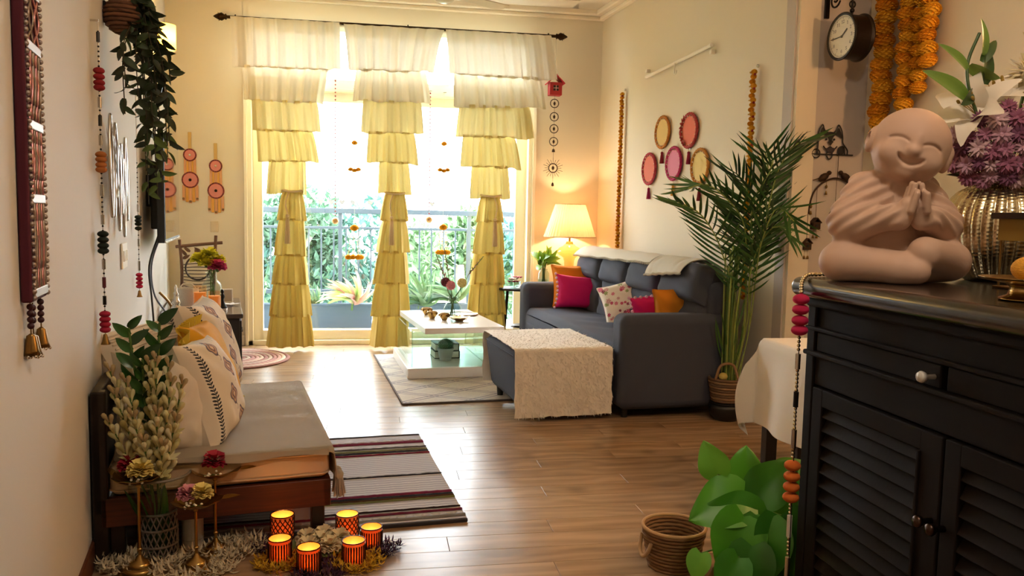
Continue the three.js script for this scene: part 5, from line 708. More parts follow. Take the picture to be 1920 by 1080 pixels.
// ---------- dark sideboard with louvred doors ----------
const SBX = 1.26, SBZ = -2.17, SBH = 1.092;
{ // local frame: x = 0 front, + towards the wall; z = 0 far end, + towards the camera
  const t = thing('sideboard', 'tall black-brown sideboard with louvred doors in the right foreground', 'sideboard', SBX, 0, SBZ), D = 0.74, L = 1.7, w = mat(0x150d0a, 0.72, { specularIntensity: 0.3, bumpMap: clone(grainTex, 0.8, 5), bumpScale: 0.0004 });
  const topG = boxUV(new RoundedBoxGeometry(D + 0.1, 0.056, L + 0.06, 6, 0.026)); part(T(topG, D / 2 + 0.0, SBH - 0.028, L / 2 - 0.0), mat(0x1d1410, 0.22, { clearcoat: 0.5, clearcoatRoughness: 0.2 }), 'top', t);
  part([plain(D - 0.05, 0.94, 0.02, D / 2 + 0.025, 0.565, 0.02), plain(D - 0.05, 0.94, 0.02, D / 2 + 0.025, 0.565, L - 0.02), plain(0.02, 0.94, L - 0.04, D - 0.01, 0.565, L / 2), plain(D - 0.06, 0.02, L - 0.05, D / 2, 0.11, L / 2), plain(D - 0.06, 0.02, L - 0.05, D / 2, 0.79, L / 2)], w, 'carcass', t);
  part(bx(0.03, 0.03, L, 0.005, 1.022, L / 2, 0.01), w, 'cornice', t); part(bx(0.02, 0.09, L - 0.02, 0.02, 0.985, L / 2, 0.004), w, 'frieze', t);
  part(bx(0.03, 0.012, L, 0.008, 0.944, L / 2, 0.004), w, 'moulding', t); part(bx(0.034, 0.014, L, 0.006, 0.872, L / 2, 0.005), w, 'moulding', t); part(bx(0.022, 0.085, L - 0.02, 0.018, 0.823, L / 2, 0.004), w, 'rail', t);
  for (const [z, k] of [[0.0, 0.045], [L - 0.045, 0.045]]) part(bx(0.05, 0.99, k, 0.025, 0.54, z + k / 2, 0.006), w, 'post', t);
  for (let k = 0; k < 3; k++) { const z0 = 0.05 + k * 0.54, d = part(bx(0.02, 0.056, 0.52, 0.014, 0.908, z0 + 0.26, 0.004), w, 'drawer', t); part(T(lathe([[0, 0], [0.006, 0], [0.005, 0.022], [0.011, 0.026], [0.014, 0.034], [0.011, 0.041], [0, 0.043]], 16), 0.004, 0.905, z0 + 0.5 - 0.0, 0, 0, PI / 2), k === 0 ? mat(0xd6d2cc, 0.3) : w, 'knob', d); }
  const slat = bx(0.03, 0.006, 0.44, 0, 0, 0, 0.002, 1);
  for (let k = 0; k < 3; k++) {
    const z0 = 0.048 + k * 0.555, W = 0.548, H0 = 0.1, H1 = 0.775, d = part([bx(0.024, H1 - H0, 0.052, 0.012, (H0 + H1) / 2, z0 + 0.026, 0.004), bx(0.024, H1 - H0, 0.075, 0.012, (H0 + H1) / 2, z0 + W - 0.0375, 0.004), bx(0.024, 0.05, W - 0.12, 0.012, H1 - 0.025, z0 + W / 2 - 0.01, 0.004), bx(0.024, 0.06, W - 0.12, 0.012, H0 + 0.03, z0 + W / 2 - 0.01, 0.004), plain(0.004, H1 - H0 - 0.1, W - 0.12, 0.034, (H0 + H1) / 2, z0 + W / 2 - 0.01)], w, 'door', t);
    for (let i = 0; i < 14; i++) { const s = part(slat, w, 'slat', d); s.position.set(0.014, H0 + 0.085 + i * 0.0405, z0 + W / 2 - 0.0115); s.rotation.z = 1.1; s.scale.set(1.3, 1, 0.97); }
    part(bx(0.012, H1 - H0 - 0.1, 0.01, 0.0, (H0 + H1) / 2, z0 + W - 0.075, 0.003), w, 'bead', d);
    part(T(lathe([[0, 0], [0.007, 0], [0.006, 0.024], [0.012, 0.028], [0.015, 0.036], [0.011, 0.043], [0, 0.045]], 16), 0.0, k === 0 ? 0.575 : 0.572, k === 0 ? z0 + W - 0.02 : z0 + 0.015, 0, 0, PI / 2), metal(0x4a3a34, 0.3), 'knob', d);
  }
}
const SY = SBH + 0.001;
// ---------- praying child statue ----------
{
  const t = thing('statue', 'clay-coloured seated bald child statue with praying hands on the sideboard', 'statue', 1.425, SY, -2.045, -0.06);
  const hc = [0.018, 0.378, 0.04], hy = -0.4, hr = -0.3;     // head centre, turn, tilt
  const ch = cos(hy), sh = sin(hy), cr = cos(hr), sr = sin(hr);
  const f = (x, y, z) => {
    // robe, torso, seat
    let d = ellip(x, y, z, [0, 0.045, 0.0], [0.175, 0.06, 0.13]);
    d = smin(d, ellip(x, y, z, [-0.005, 0.19, -0.015], [0.12, 0.13, 0.092]), 0.05);
    d = smin(d, capsule(x, y, z, [-0.085, 0.262, -0.005], [-0.145, 0.17, 0.03], 0.05, 0.056), 0.035);
    d = smin(d, capsule(x, y, z, [0.085, 0.262, -0.005], [0.135, 0.165, 0.035], 0.05, 0.052), 0.035);
    const sl = smin(capsule(x, y, z, [-0.142, 0.165, 0.03], [-0.055, 0.185, 0.105], 0.055, 0.034), capsule(x, y, z, [0.13, 0.16, 0.04], [0.05, 0.18, 0.105], 0.05, 0.034), 0.01);
    d = smin(d, sl, 0.018);
    const folds = 0.0035 * sin((y * 1.1 + x * 0.5 * (x > 0 ? 1 : -1) - z * 0.7) * 150) * sstep(0.1, 0.2, y) * sstep(0.33, 0.27, y) * (Math.abs(x) > 0.035 ? 1 : 0.2); d += folds;
    // crossed legs
    d = smin(d, capsule(x, y, z, [-0.06, 0.06, -0.03], [-0.165, 0.055, 0.03], 0.065, 0.056), 0.03); d = smin(d, capsule(x, y, z, [0.06, 0.06, -0.03], [0.155, 0.06, 0.05], 0.065, 0.056), 0.03);
    d = smin(d, capsule(x, y, z, [-0.16, 0.052, 0.035], [-0.035, 0.045, 0.12], 0.05, 0.045), 0.016); d = smin(d, capsule(x, y, z, [0.15, 0.062, 0.06], [0.02, 0.085, 0.14], 0.05, 0.046), 0.012);
    d = smin(d, capsule(x, y, z, [-0.05, 0.04, 0.125], [-0.01, 0.036, 0.155], 0.042, 0.034), 0.012);
    d = Math.max(d, -(capsule(x, y, z, [-0.1, 0.108, 0.06], [0.06, 0.125, 0.1], 0.006, 0.006)));   // sash edge over the lap
    // hands pressed together, fingers up
    for (const s of [-1, 1]) {
      const ox = -0.012 + s * 0.013;
      d = smin(d, capsule(x, y, z, [ox + s * 0.018, 0.175, 0.115], [ox + s * 0.006, 0.215, 0.128], 0.028, 0.024), 0.012);
      for (let k = 0; k < 4; k++) { const fz = 0.108 + k * 0.0125, top = [0.262, 0.274, 0.27, 0.252][k]; d = smin(d, capsule(x, y, z, [ox + s * 0.005, 0.215, fz + 0.004], [ox - s * 0.003, top, fz + 0.006], 0.0105, 0.0075), 0.003); }
      d = smin(d, capsule(x, y, z, [ox + s * 0.01, 0.2, 0.15], [ox + s * 0.002, 0.245, 0.16], 0.01, 0.008), 0.004);
    }
    d = Math.max(d, -(Math.hypot(x + 0.012, Math.max(0, Math.abs(y - 0.235) - 0.035), Math.max(0, z < 0.14 ? 0.14 - z : 0)) - 0.002));
    // neck and head in its own turned axes
    d = smin(d, capsule(x, y, z, [0.0, 0.28, 0.0], [0.012, 0.33, 0.03], 0.055, 0.055), 0.03);
    let px = x - hc[0], py = y - hc[1], pz = z - hc[2]; let qx = px * ch - pz * sh, qz = px * sh + pz * ch; px = qx * cr + py * sr; py = -qx * sr + py * cr; pz = qz;
    let h = ellip(px, py, pz, [0, 0.012, -0.005], [0.104, 0.1, 0.104]);
    h = smin(h, ellip(px, py, pz, [0, -0.04, 0.022], [0.082, 0.058, 0.074]), 0.03);
    for (const s of [-1, 1]) { h = smin(h, ellip(px, py, pz, [s * 0.046, -0.034, 0.062], [0.034, 0.03, 0.03]), 0.02); h = smin(h, ellip(px, py, pz, [s * 0.102, -0.004, -0.004], [0.016, 0.038, 0.024]), 0.008); h = Math.max(h, -ellip(px, py, pz, [s * 0.112, -0.004, 0.003], [0.007, 0.018, 0.01]));
      if (pz > 0.03) { const a = (px - s * 0.043) / 0.026, b = py - 0.004 - 0.008 * (1 - a * a); h += 0.0055 * Math.exp(-b * b / 1.4e-5) * sstep(1.15, 0.8, Math.abs(a)); } }
    h = smin(h, ellip(px, py, pz, [0, -0.016, 0.1], [0.015, 0.014, 0.013]), 0.012); h = smin(h, ellip(px, py, pz, [0, 0.005, 0.094], [0.008, 0.022, 0.008]), 0.012);
    h = smin(h, ellip(px, py, pz, [0, -0.075, 0.066], [0.024, 0.016, 0.02]), 0.014);
    if (pz > 0.03) { const a = px / 0.037, b = py + 0.049 - 0.016 * a * a; h += 0.013 * Math.exp(-b * b / (6e-5 * Math.max(0.2, 1.1 - 0.8 * a * a))) * sstep(1.1, 0.75, Math.abs(a)); }
    h = smin(h, ellip(px, py, pz, [0, -0.064, 0.084], [0.02, 0.005, 0.008]), 0.004);
    d = smin(d, h, 0.012);
    return Math.max(d, -y + 0.0005);
  };
  const g = sdfMesh(f, [0, 0.235, 0.02], 0.262, 150, { max: 260000 });
  part(g, mat(new THREE.Color().setRGB(0.56, 0.37, 0.27), 0.62, { bumpMap: clone(fineTex, 3, 3), bumpScale: 0.001 }), 'figure', t); t.scale.setScalar(0.97);
}
// ---------- ribbed vase and bouquet ----------
{
  const vx = 1.79, vz = -2.06, t = thing('ribbed_vase', 'round ribbed silver-gold vase behind the statue on the sideboard', 'vase', vx, SY, vz);
  const prof = new THREE.CatmullRomCurve3([[0.085, 0], [0.1, 0.012], [0.142, 0.08], [0.158, 0.15], [0.148, 0.21], [0.115, 0.255], [0.085, 0.275], [0.088, 0.29]].map(([a, b]) => V(a, b, 0)), false, 'centripetal');
  part(grid(300, 110, (u, v) => { const p = prof.getPointAt(v), a = u * 2 * PI + v * 0.35, rib = Math.pow(Math.abs(sin(a * 17)), 0.7), bead = 0.5 + 0.5 * sin(v * 190 + (Math.floor(a * 17 / PI) % 2) * 3.1), k = sstep(0, 0.05, v) * sstep(1, 0.94, v), r = p.x + 0.006 * rib * (0.75 + 0.25 * bead) * k; return [r * cos(a), p.y, r * sin(a)]; }), metal(0xd8cba8, 0.22, { clearcoat: 0.4 }), 'ribbed_body', t);
  part([cyl(0.085, 0.085, 0.004, 0, 0.002, 0, 32)], metal(0xb8a878, 0.3), 'foot', t);
  const B = (name, label, group) => thing(name, label, 'flower', vx, SY, vz, 0, group), base = V(0, 0.27, 0);
  const lw = mat(0xf2eadb, 0.6, { transmission: 0.2, thickness: 0 }), pet = grid(6, 12, (u, v) => { const s = u * 2 - 1, w = 0.03 * Math.pow(sin(PI * (0.08 + 0.9 * Math.pow(v, 0.8))), 0.8); return [s * w, 0.1 * v - 0.03 * v * v * v, 0.012 + 0.075 * v * v - 0.25 * w * s * s + 0.004 * sin(v * 12) * s]; });
  const lily = (label, p, dir, s) => { const f = B('lily', label); const h = part(tube([base, V(p[0] * 0.5, p[1] * 0.62 + 0.1, p[2] * 0.5), V(...p)], 0.004, 14, 5), stemGreen, 'stem', f); const q = new THREE.Quaternion().setFromUnitVectors(V(0, 1, 0), V(...dir).normalize()); for (let i = 0; i < 6; i++) { const m = part(pet, lw, 'petal', f); m.position.set(...p); m.quaternion.copy(q).multiply(new THREE.Quaternion().setFromAxisAngle(V(0, 1, 0), i * PI / 3)).multiply(new THREE.Quaternion().setFromAxisAngle(V(1, 0, 0), i % 2 ? 0.35 : 0.15)); m.scale.setScalar(s); }
    const st = []; for (let i = 0; i < 5; i++) { const a = i * 1.26; st.push(bar([0, 0, 0], [0.02 * cos(a), 0.085, 0.02 * sin(a)], 0.0012, 4), T(ball(0.005, 0, 0, 0, 1.6, 6), 0.02 * cos(a), 0.086, 0.02 * sin(a))); } const m = part(st, mat(0xa88a3c, 0.8), 'stamen', f); m.position.set(...p); m.quaternion.copy(q); };
  lily('large white lily leaning left over the statue head', [-0.1, 0.47, 0.0], [-0.8, 0.5, 0.35], 1.25); lily('white lily rising behind the top of the mauve blooms', [-0.01, 0.5, -0.04], [-0.35, 0.8, 0.3], 1.1); lily('white lily at the right of the bouquet', [0.1, 0.46, 0.06], [0.6, 0.1, 0.8], 1.1); lily('white lily highest at the right of the bouquet', [0.06, 0.54, -0.02], [0.5, 0.75, 0.3], 1.0);
  const lg = mat(0x6f8f34, 0.45, { transmission: 0.2, thickness: 0 }), dg = mat(0x39551e, 0.45, { transmission: 0.15, thickness: 0 });
  const st = B('lily_foliage', 'green lily leaves and stem rising at the left of the bouquet'); part(tube([base, V(-0.12, 0.45, 0.03), V(-0.155, 0.55, 0.02), V(-0.145, 0.62, 0), V(-0.115, 0.7, 0)], 0.0045, 24, 6), dg, 'stem', st);
  for (const [p, d, l, w, m, r] of [[[-0.165, 0.51, 0.03], [-0.9, 0.62, 0.1], 0.15, 0.05, lg, 0.3], [[-0.15, 0.53, 0.03], [-0.55, -0.5, 0.5], 0.07, 0.04, dg, 0.9], [[-0.155, 0.595, 0.01], [-0.75, 0.75, 0.1], 0.11, 0.035, lg, 0.4], [[-0.14, 0.61, 0], [0.7, -0.45, 0.2], 0.1, 0.04, lg, 0.6], [[-0.09, 0.56, 0.0], [0.15, 0.98, 0.1], 0.12, 0.042, dg, 0.2], [[-0.1, 0.64, 0], [0.1, 1, 0.05], 0.11, 0.032, lg, 0.3], [[-0.1, 0.62, 0], [0.5, 0.8, 0], 0.09, 0.03, dg, -0.5]]) place(part(leaf(l, w, { n: 10, bend: 0.25, fold: 0.35 }), m, 'leaf', st), p, d, r);
  const mumG = (() => { const g = []; for (let i = 0; i < 64; i++) { const a = i * 2.4, e = 0.1 + 1.7 * Math.sqrt(i / 64); g.push(T(T(leaf(0.026, 0.012, { n: 3, bend: -0.7, base: 0.4 }), 0, 0, 0, e, 0, 0), 0, 0.006, 0, 0, a, 0)); } g.push(ball(0.008, 0, 0.008, 0, 0.6, 8)); return mergeVertices(merge(g), 1e-6); })();
  const mm = [mat(0x8a5069, 0.85), mat(0x9c667e, 0.85), mat(0xae8494, 0.85), mat(0x6e3e58, 0.85), mat(0xbd9ca2, 0.85)];
  const mumStem = mat(0x3d4a22, 0.7), tone = ['plum', 'mauve', 'dusty pink', 'dark plum', 'pale pink'], rank = ['top', 'second', 'third', 'fourth', 'fifth', 'lowest'], nth = ['first', 'second', 'third', 'fourth', 'fifth', 'sixth', 'seventh', 'eighth', 'ninth'];
  let mi = 0;
  [3, 6, 8, 9, 9, 7].forEach((n, row) => { for (let k = 0; k < n; k++) {
    const v = 1 - row / 2.6 + rr(-0.08, 0.08), W = Math.sqrt(Math.max(0.15, 1.1 - v * v * 0.8)), u = n > 1 ? ((k + 0.5) / n * 2 - 1) * W + rr(-0.05, 0.05) + (row < 2 ? 0.35 - 0.12 * row : 0) : 0, q = Math.sqrt(Math.max(0, 1.15 - u * u - v * v * 0.5)), c = mi % 5;
    const x = -0.015 + 0.82 * u * 0.15 - 0.65 * q * 0.1, y = 0.385 + v * 0.1, z = 0.02 + 0.57 * u * 0.15 + 0.75 * q * 0.1;
    const f = B('mum', tone[c] + ' pompon chrysanthemum, ' + nth[k] + ' from the left in the ' + rank[row] + ' row over the ribbed vase', 'mauve chrysanthemums in the ribbed vase');
    part(tube([base, V(x * 0.6, y * 0.5 + 0.12, z * 0.6), V(x, y, z)], 0.0022, 8, 4), mumStem, 'stem', f); place(part(mumG, mm[c], 'petals', f), V(x, y, z), V(x - 0.3, y - 0.22, z + 0.3), mi, 0.78 + 0.25 * ((mi * 0.73) % 1)); mi++;
  } });
  const rf = B('bud_foliage', 'dark leaves and twigs under the mauve blooms at the vase rim'); for (let i = 0; i < 30; i++) { const a = i * 2.4, r = 0.09 + 0.07 * ((i * 0.37) % 1); place(part(leaf(0.06, 0.024, { n: 5 }), i % 2 ? dg : mat(0x2c2a1c, 0.8), 'leaf', rf), V(r * 0.8 * cos(a), 0.285 + 0.05 * ((i * 0.61) % 1), r * 0.8 * sin(a)), V(cos(a), 0.5, sin(a)), i); }
  const cb = B('cream_dahlia', 'cream layered bloom at the top right of the bouquet'); part(tube([base, V(0.04, 0.45, -0.02), V(0.075, 0.585, -0.03)], 0.004, 12, 5), stemGreen, 'stem', cb); place(part(mumG, mat(0xd6c69e, 0.8), 'petals', cb), V(0.075, 0.585, -0.03), V(0.1, 0.9, 0.5), 0, 2.1);
  const tb = B('tuberose', 'pale tuberose spike at the right edge behind the bouquet'); part(tube([base, V(0.09, 0.5, -0.04), V(0.11, 0.74, -0.05)], 0.004, 12, 5), stemGreen, 'stem', tb); for (let k = 0; k < 16; k++) { const a = k * 2.4; place(part(lathe([[0, 0], [0.008, 0.004], [0.011, 0.02], [0, 0.042]], 8), mat(0xcdbf92, 0.7), 'bud', tb), V(0.095 + 0.001 * k, 0.56 + 0.0115 * k, -0.045), V(0.8 * cos(a), 0.7, 0.8 * sin(a)), 0, 1.1); }
}
// brass dish, shelf, bead string
{
  const d = thing('brass_dish', 'brass footed dish holding a yellow sweet at the right edge', 'dish', 1.375, SY, -1.5); part(lathe([[0, 0], [0.05, 0], [0.052, 0.005], [0.035, 0.012], [0.03, 0.028], [0.04, 0.036], [0.085, 0.045], [0.092, 0.05], [0.085, 0.05], [0.04, 0.042], [0, 0.04]], 32), metal(0xb09058, 0.25), 'dish', d);
  const s = thing('yellow_sweet', 'round yellow-orange sweet lying in the brass footed dish', 'food', 1.378, SY + 0.043, -1.5); part(T(new THREE.IcosahedronGeometry(0.034, 3), 0, 0.025, 0, 0, 0, 0, 1, 0.8, 1), mat(0xd99a28, 0.7, { bumpMap: clone(fineTex, 2, 2), bumpScale: 0.003 }), 'body', s);
  const h = thing('box_lantern', 'box lantern with dark lid and amber sides cut by the right edge', 'lantern', 1.675, SY, -1.76), am = mat(0xb08a34, 0.5, { transmission: 0.35, thickness: 0 });
  part(bx(0.22, 0.016, 0.16, 0, 0.185, 0, 0.003), darkWood, 'lid', h); for (const [w, dd, x, z] of [[0.19, 0.004, 0, 0.065], [0.19, 0.004, 0, -0.065], [0.004, 0.13, -0.095, 0], [0.004, 0.13, 0.095, 0]]) part(plain(w, 0.055, dd, x, 0.15, z), am, 'amber_side', h);
  for (const [x, z] of [[-0.09, 0.06], [0.09, 0.06], [-0.09, -0.06], [0.09, -0.06]]) part(bar([x, 0, z], [x, 0.18, z], 0.003, 6), brassDark, 'leg', h); part(bx(0.2, 0.006, 0.14, 0, 0.003, 0, 0.002), brassDark, 'tray', h);
  const b = thing('bead_string', 'pearl, crimson and orange bead string hanging off the sideboard corner', 'bead string', 0, 0, 0), pearl = metal(0xc8b890, 0.22), X = 1.188, Z = -2.085;
  const over = spline([[1.345, SY + 0.007, -2.19], [1.28, SY + 0.007, -2.16], [1.22, SY + 0.006, -2.12], [1.196, 1.08, -2.1], [X, 1.055, Z]], 14); over.forEach((p) => part(ball(0.0062, 0, 0, 0, 1, 10), pearl, 'pearl', b).position.copy(p));
  part(tube([...over.filter((_, i) => i % 3 === 0), V(X, 1.04, Z), V(X, 0.6, Z + 0.005), V(X, 0.2, Z + 0.01)], 0.0015, 60, 5), iron, 'cord', b);
  const disc = (y, c) => part(ball(0.0235, X, y, Z, 0.66, 18), c, 'disc_bead', b), cr = mat(0xb00a44, 0.85, { sheen: 0.6, sheenColor: new THREE.Color(0xff4c86) }), og = mat(0xc8641c, 0.85);
  [1.034, 1.005, 0.974, 0.946].forEach((y) => disc(y, cr)); [0.552, 0.52, 0.489, 0.458].forEach((y) => disc(y, og));
  for (const [a, c] of [[0.925, 0.88], [0.83, 0.77], [0.72, 0.66], [0.6, 0.575], [0.435, 0.405], [0.335, 0.28]]) for (let y = a; y > c; y -= 0.0115) part(ball(0.0052, X, y, Z, 1, 8), pearl, 'pearl', b);
  for (const [a, c, m] of [[0.878, 0.834, 's'], [0.768, 0.724, 'd'], [0.658, 0.604, 's'], [0.404, 0.34, 'w'], [0.278, 0.22, 's']]) part(cyl(0.0075, 0.0075, a - c, X, (a + c) / 2, Z, 8), m === 's' ? metal(0xcfcac0, 0.15) : m === 'w' ? mat(0xcfc6b8, 0.4) : iron, 'tube_bead', b);
}
// ---------- pothos, basket on the floor ----------
{
  const px = 1.29, pz = -2.48, t = thing('potted_pothos', 'heart-leaved green pothos in a low dark pot beside the sideboard', 'plant', px, 0, pz);
  part(lathe([[0, 0], [0.1, 0], [0.125, 0.06], [0.135, 0.115], [0.14, 0.125], [0.128, 0.125], [0.118, 0.1], [0, 0.1]], 36), mat(0x3d2616, 0.5), 'pot', t); part(cyl(0.12, 0.12, 0.01, 0, 0.1, 0, 28), mat(0x1d140c, 1), 'soil', t);
  const sh = new THREE.Shape(); sh.moveTo(0, 0.06); sh.bezierCurveTo(0.12, -0.1, 0.42, -0.02, 0.43, 0.28); sh.bezierCurveTo(0.44, 0.6, 0.16, 0.86, 0, 1.06); sh.bezierCurveTo(-0.16, 0.86, -0.44, 0.6, -0.43, 0.28); sh.bezierCurveTo(-0.42, -0.02, -0.12, -0.1, 0, 0.06);
  const heart = grid(12, 14, (u, v) => { const s = u * 2 - 1, y = v, w = 0.46 * Math.pow(sin(PI * Math.pow(clamp(v * 0.97 + 0.03), 0.62)), 0.75); return [s * w, y - 0.1 * (1 - Math.abs(s)) * 0 - 0.13 * Math.abs(s) * sstep(0.3, 0, v) + 0.0, -0.28 * v * v + 0.16 * Math.abs(s) * w + 0.03 * sin(v * 8 + s * 2) * Math.abs(s)]; });
  const pm = [mat(0x55a526, 0.42, { transmission: 0.3, thickness: 0 }), mat(0x3f8a20, 0.42, { transmission: 0.2, thickness: 0 }), mat(0x74bb3a, 0.42, { transmission: 0.3, thickness: 0 }), mat(0x327a1c, 0.42, { transmission: 0.15, thickness: 0 })];
  const L = [[1338, 882, 62, -0.45, 0.85, 2], [1378, 918, 108, -1, -0.15, 0], [1385, 955, 112, 0.15, 1, 0], [1425, 985, 118, 0.45, 0.95, 0], [1395, 958, 105, -0.75, 0.2, 1], [1362, 940, 105, -0.45, -0.9, 0], [1392, 945, 108, -0.15, -1, 1], [1420, 935, 120, 0.15, -1, 3], [1400, 990, 105, 0.1, -1, 0], [1448, 955, 100, 0.35, -1, 1], [1455, 905, 72, 0.8, 0.5, 2], [1468, 955, 70, 0.6, -0.8, 1], [1368, 985, 90, -0.2, -1, 3], [1430, 1000, 85, 0.3, -0.9, 3], [1470, 1000, 60, 0.3, -1, 2], [1295, 1010, 48, -0.4, -0.9, 2], [1405, 925, 90, 0.6, 0.75, 1], [1345, 1005, 70, -0.6, -0.8, 1]];
  L.forEach(([X, Y, s, dx, dy, k], i) => { const x = 1.103 + (X - 1322) * 0.00194 - px, y = 0.432 - (Y - 868) * 0.00184, z = [0.02, 0.06, 0.0, 0.03, 0.1, 0.13, 0.15, 0.16, 0.12, 0.1, 0, 0.08, 0.17, 0.16, 0.12, 0.1, 0.05, 0.17][i]; orient(part(heart, pm[k], 'leaf', t), V(x, y, z), V(dx, dy, dy < 0 ? 0.3 : 0.05), V(-0.35 + 0.3 * (i % 3 - 1), 0.55 + 0.2 * (i % 2), 1), s * 0.00188); part(tube([[x * 0.2, 0.1, 0], [x * 0.6, Math.max(y, 0.16) * 0.9, z * 0.4], [x, y, z]], 0.003, 12, 5), mat(0x5c7a30, 0.6), 'stem', t); });
  const bk = thing('jute_basket', 'round jute basket with rope handle left of the pothos', 'basket', 1.07, 0, -2.67), ju = [mat(0x8a6540, 0.95), mat(0x7a5634, 0.95)];
  for (let i = 0; i < 11; i++) { const r = 0.105 + 0.003 * i, pts = []; for (let k = 0; k < 26; k++) { const a = k / 26 * 2 * PI, e = 0.003 * ((k + i) % 2); pts.push(V((r + e) * cos(a), 0.008 + i * 0.0165, (r + e) * sin(a))); } part(tube(pts, 0.009, 52, 6, true), ju[i % 2], 'coil', bk); }
  bk.scale.setScalar(0.8); part(cyl(0.1, 0.1, 0.01, 0, 0.008, 0, 28), ju[1], 'base', bk); const hp = []; for (let i = 0; i <= 14; i++) { const a = i / 14 * PI; hp.push(V(-0.135 - 0.02 * sin(a) + 0.0, 0.14 - 0.075 * sin(a), 0.06 * cos(a) + 0.02)); } part(tube(hp, 0.009, 40, 6), mat(0xb89468, 0.95), 'rope_handle', bk); part(T(new THREE.TorusGeometry(0.14, 0.008, 6, 40), 0, 0.185, 0, PI / 2), mat(0xb89468, 0.95), 'rope_rim', bk);
  for (const [x, z, s, w] of [[1.105, -2.4, 1, 'left'], [1.165, -2.36, 0.95, 'right']]) { const g = thing('gourd', 'small brown dried gourd before the pothos pot, the ' + w + ' of two', 'gourd', x, 0, z); part(lathe([[0, 0], [0.022 * s, 0.004], [0.036 * s, 0.03], [0.034 * s, 0.05], [0.018 * s, 0.075], [0.008 * s, 0.095], [0.004, 0.11], [0, 0.112]], 22), mat(0x9a7a52, 0.8, { bumpMap: clone(fineTex, 5, 5), bumpScale: 0.003 }), 'body', g); }
}
// ---------- marigold garlands on the near right wall ----------
const marigold = (() => { const g = []; for (let i = 0; i < 90; i++) { const a = i * 2.4, e = Math.acos(1 - 2 * (i + 0.5) / 90); g.push(T(T(grid(2, 1, (u, v) => { const s = (u - 0.5) * 2; return [s * 0.26, 0.62 + 0.38 * v, 0.16 * (1 - s * s) * v - 0.08]; }), 0, 0, 0, e, 0, 0), 0, 0, 0, 0, a, 0)); } g.push(ball(0.8, 0, 0, 0, 1, 10)); return mergeVertices(merge(g), 1e-6); })();
const mgM = [mat(0xedb022, 0.85), mat(0xf0bc30, 0.85), mat(0xe2a018, 0.85)];
{
  const XW = 2.97;
  const garland = (label, z, y0, y1, r, dy, off) => { const t = thing('marigold_garland', label, 'garland', XW - off, 0, z); part(bar([0, y0 - 0.03, 0], [0, y1, 0], 0.002, 5), mat(0xd8c8a0, 0.8), 'thread', t); for (let y = y0, i = 0; y < y1; y += dy, i++) { const m = part(marigold, mgM[i % 3], 'flower', t); m.position.set(0.006 * sin(i * 2), y, 0.008 * cos(i * 1.7)); m.rotation.set(0.3 * sin(i * 3), i * 1.3, 0.3 * cos(i * 2)); m.scale.set(r, r * 0.78, r); } part(T(cyl(0.005, 0.005, off), off / 2, y1, 0, 0, 0, PI / 2), iron, 'nail', t); };
  garland('longest marigold garland, leftmost on the wall behind the statue', -4.32, 1.78, 3.02, 0.062, 0.066, 0.075); garland('marigold garland in the middle of the wall behind the statue', -4.12, 1.86, 3.02, 0.052, 0.062, 0.07); garland('short marigold garland at the right behind the lilies', -3.95, 2.13, 3.02, 0.05, 0.066, 0.065); garland('marigold garland close to the wall between its neighbours', -4.03, 2.0, 3.02, 0.046, 0.066, 0.055);
  // sconce added on the same wall beyond the frame, to warm and brighten it
  const sc = thing('wall_sconce', 'added warm half-round wall sconce, out of view on the near right wall past the bouquet', 'lamp', XW, 2.25, -2.35); part(bx(0.02, 0.12, 0.07, -0.011, 0, 0, 0.004), silver, 'back_plate', sc); part(grid(36, 4, (u, v) => { const a = (u - 0.5) * PI; return [-0.035 - 0.125 * cos(a), (v - 0.5) * 0.17, 0.085 * sin(a)]; }), mat(0xf2d79a, 0.8, { transmission: 0.5, thickness: 0, emissive: 0xffc070, emissiveIntensity: 0.8 }), 'lamp_shade', sc); part(ball(0.025, -0.08, 0, 0, 1.2), mat(0xfff0c0, 0.5, { emissive: 0xffc070, emissiveIntensity: 5 }), 'lamp_bulb', sc); part([bar([-0.02, -0.06, 0], [-0.08, -0.06, 0], 0.006)], silver, 'arm', sc);
  const pl = new THREE.PointLight(0xffc890, 1.7, 0, 2); pl.position.set(XW - 0.08, 2.25, -2.35); pl.castShadow = true; pl.shadow.radius = 1.2; scene.add(pl);
}
